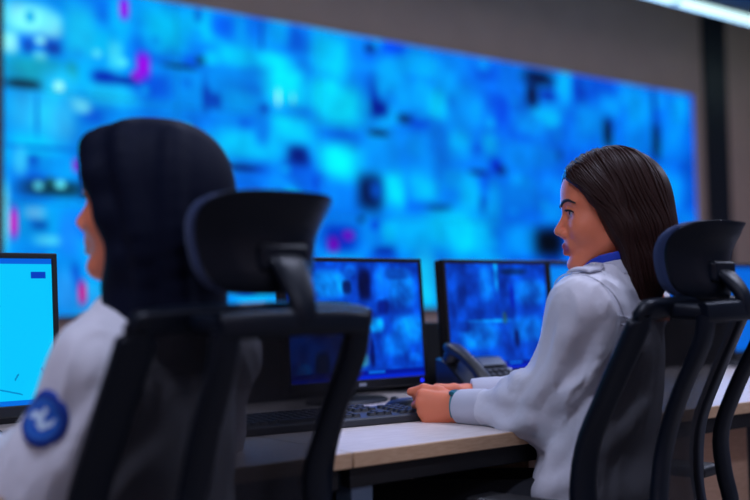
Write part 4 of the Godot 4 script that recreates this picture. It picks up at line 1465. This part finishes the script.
func build_desk_things() -> void:
	var feeds := [
		[299, 186, 299, 248, 0x0090ff], [134, 71, 75, 106, 0x20a8ff], [433, 212, 75, 124, 0x001c60], [463, 71, 90, 106, 0x0060e0], [299, 372, 328, 88, 0x032848], [567, 186, 104, 301, 0x000c50], [709, 186, 149, 354, 0x0060e8], [858, 230, 224, 354, 0x0078f0],
		[701, 389, 104, 142, 0x001a80], [821, 97, 224, 106, 0x0048b8], [896, 584, 254, 265, 0x0088ff], [634, 540, 134, 142, 0x00a0ff], [537, 584, 45, 265, 0x0068e8], [784, 717, 224, 212, 0x0070f0], [522, 832, 104, 124, 0x30a8d8], [597, 779, 37, 265, 0x001878],
		[933, 832, 119, 88, 0x0058d8], [90, 903, 104, 142, 0x0080ff], [224, 850, 119, 230, 0x001c58],
	]
	var feeds2 := [
		[139, 230, 99, 442, 0x0030a0], [386, 186, 158, 354, 0x0070f0], [485, 97, 40, 354, 0x0098ff], [832, 274, 356, 265, 0x0070e8], [663, 71, 297, 71, 0x002870], [634, 319, 50, 265, 0x0020b0], [386, 540, 495, 35, 0x0088f8], [287, 673, 396, 265, 0x0078f0],
		[545, 513, 50, 124, 0x206080], [782, 628, 396, 265, 0x0068e0], [653, 717, 59, 177, 0x001c70], [139, 584, 139, 124, 0x0030a0],
	]
	var g := [Color8(0, 62, 190), Color8(0, 66, 200)]
	var im := paint(320, 250, g, feeds, 0.5, 0.4, 0.014)
	var im2 := paint(320, 250, g, feeds2, 0.5, 0.4, 0.014)
	for q in [im, im2]:
		q.fill_rect(Rect2i(0, 232, 320, 18), Color8(0, 20, 150))
		q.fill_rect(Rect2i(0, 242, 320, 8), Color8(0, 36, 205))
		q.fill_rect(Rect2i(180, 233, 40, 6), Color8(0, 100, 220))
	make_monitor("bright cyan monitor at the left, beside the white sleeve with the badge", 0.618, 0.448, window_screen(4), 1.0, Color8(0, 198, 255))
	make_monitor("monitor of blue camera pictures above the keyboard, left of the gap", 1.648, 0.46, im, 1.0, Color8(0, 90, 225))
	make_monitor("monitor of blue camera pictures behind the telephone", 2.172, 0.432, im2, 1.0, Color8(0, 90, 225))
	make_monitor("bright blue monitor half hidden by the dark-haired person's shoulder", 2.61, 0.444, window_screen(8, Color8(0, 140, 255)), 0.9, Color8(0, 140, 255))
	make_monitor("rightmost monitor glowing blue beside the right headrest", 3.55, 0.444, window_screen(9, Color8(0, 120, 255)), 0.7, Color8(0, 120, 255))
	build_keyboard()
	build_mouse()
	build_phone()


func build_keyboard() -> void:
	var o := thing("keyboard", "dark grey computer keyboard on the pale desk", "keyboard", Vector3(1.30, 0.74, -1.86), -6.0)
	part("case", Geo.new().box(Vector3(0, 0.012, 0), Vector3(0.45, 0.018, 0.155), 0.006, Basis(Vector3.RIGHT, 0.045)), M.dark_grey, o)
	for e in [[-0.18, -0.06], [0.18, -0.06]]:
		part("foot", Geo.new().box(Vector3(e[0], 0.005, e[1]), Vector3(0.03, 0.01, 0.012), 0.002), M.black_plastic, o)
	var cap := Geo.new()
	cap.loft([_rect(0.0165, 0.0165, 0.0), _rect(0.0125, 0.013, 0.007)], true)
	var mesh := cap.commit()
	var long := Geo.new()
	long.loft([_rect(0.11, 0.0165, 0.0), _rect(0.105, 0.013, 0.007)], true)
	var mesh2 := long.commit()
	for r in 6:
		var c := 0
		while c < 22:
			var x := -0.209 + c * 0.0199
			var z := -0.062 + r * 0.0215 + (0.004 if r > 0 else -0.002)
			var skip := (c == 14 or c == 18) or (r == 0 and (c == 1 or c > 17)) or (r == 3 and c > 14 and c < 18) or (r == 4 and c in [15, 17])
			if r == 5 and c == 4:
				_key(mesh2, Vector3(x + 0.05, 0.0205 - z * 0.045, z), o)
				c += 6
				continue
			if not skip:
				_key(mesh, Vector3(x, 0.0205 - z * 0.045, z), o)
			c += 1


func _key(mesh: Mesh, at: Vector3, o: Node3D) -> void:
	var k := MeshInstance3D.new()
	k.name = "key"
	k.mesh = mesh
	k.material_override = M.key
	k.position = at
	o.add_child(k, true)


func _rect(w: float, d: float, y: float) -> PackedVector3Array:
	return PackedVector3Array([Vector3(-w, y, d) * Vector3(0.5, 1, 0.5), Vector3(w, y, d) * Vector3(0.5, 1, 0.5), Vector3(w, y, -d) * Vector3(0.5, 1, 0.5), Vector3(-w, y, -d) * Vector3(0.5, 1, 0.5)])


func build_mouse() -> void:
	var o := thing("computer_mouse", "black computer mouse between the keyboard and the hands", "mouse", Vector3(1.605, 0.74, -1.955), 20.0)
	var rings := []
	for i in 11:
		var t := i / 10.0
		var z := lerpf(0.056, -0.056, t)
		var s := sqrt(maxf(0.0, 1.0 - pow(2.0 * t - 1.0, 4.0)))
		s = maxf(s, 0.12)
		var ring := PackedVector3Array()
		for j in 18:
			var an := TAU * j / 18
			var y := sin(an)
			ring.append(Vector3(cos(an) * 0.031 * s, 0.004 + (maxf(y, 0.0) * (0.034 - 0.012 * t) * s if y > 0 else y * 0.003), z))
		rings.append(ring)
	part("body", Geo.new().loft(rings, true), M.black_plastic, o)
	part("wheel", Geo.new().lathe([Vector2(0.008, -0.004), Vector2(0.011, -0.003), Vector2(0.011, 0.003), Vector2(0.008, 0.004)], Vector3(0, 0.024, -0.03), Basis(Vector3.BACK, PI * 0.5), 18), M.dark_grey, o)


func build_phone() -> void:
	var o := thing("desk_telephone", "dark desk telephone with a handset, in front of the monitor", "telephone", Vector3(1.955, 0.74, -2.045), -4.0)
	# wedge-shaped base, steep at the front
	var side := [Vector2(-0.085, 0.0), Vector2(0.085, 0.0), Vector2(0.088, 0.016), Vector2(-0.05, 0.106), Vector2(-0.085, 0.11)]
	var rings := []
	for e in [[-0.1, 0.94], [-0.094, 1.0], [0.094, 1.0], [0.1, 0.94]]:
		var ring := PackedVector3Array()
		for p in side:
			ring.append(Vector3(e[0], p.y * e[1], p.x * e[1]))
		rings.append(ring)
	part("base", Geo.new().loft(rings, true), M.black_plastic, o)
	var t := Basis(Vector3.RIGHT, deg_to_rad(33))
	var c := Vector3(0.03, 0.062, 0.019)
	part("display", Geo.new().box(c + t * Vector3(0.018, 0.004, -0.056), Vector3(0.085, 0.006, 0.036), 0.002, t), M.silver, o, "pale grey display")
	for r in 4:
		for q in 3:
			part("key", Geo.new().box(c + t * Vector3(-0.016 + q * 0.022, 0.003, -0.018 + r * 0.02), Vector3(0.017, 0.007, 0.014), 0.002, t), M.dark_grey, o)
	for r in 4:
		part("key", Geo.new().box(c + t * Vector3(0.056, 0.003, -0.018 + r * 0.02), Vector3(0.013, 0.006, 0.012), 0.002, t), M.badge, o)
	# silver trim between the cradle and the keys
	part("trim_strip", Geo.new().box(c + t * Vector3(-0.04, 0.004, 0.0), Vector3(0.012, 0.01, 0.15), 0.003, t), M.silver, o)
	# handset in its cradle along the left side
	var hc := Vector3(-0.076, 0.06, 0.019)
	var path := curve([hc + t * Vector3(0, 0.03, -0.105), hc + t * Vector3(0, 0.035, -0.08), hc + t * Vector3(0, 0.045, -0.03), hc + t * Vector3(0, 0.045, 0.03), hc + t * Vector3(0, 0.034, 0.08), hc + t * Vector3(0, 0.03, 0.1)], 4)
	var h := part("handset", Geo.new().sweep(path, ramp([0.02, 0.027, 0.021, 0.021, 0.027, 0.02], path.size()), ramp([0.01, 0.016, 0.011, 0.011, 0.016, 0.01], path.size()), Vector3.RIGHT, 16, 0.75), M.black_plastic, o)
	for z in [-0.078, 0.076]:
		part("ear_cup" if z < 0 else "mouth_cup", Geo.new().lathe([Vector2(0.021, 0.0), Vector2(0.024, 0.012), Vector2(0.022, 0.026)], hc + t * Vector3(0, 0.0, z), t, 20), M.black_plastic, h)
	var cord := []
	for i in 90:
		var s := i / 89.0
		var m := Vector3(-0.08, 0.02, 0.1).lerp(Vector3(-0.11, 0.012, -0.03), s) + Vector3(-0.04, -0.01, 0.02) * sin(PI * s)
		m.y = maxf(m.y, 0.009)
		cord.append(m + Vector3(cos(i * 1.1), sin(i * 1.1), 0) * 0.005)
	part("coiled_cord", Geo.new().tube(cord, [0.0018], 6), M.black_plastic, o)
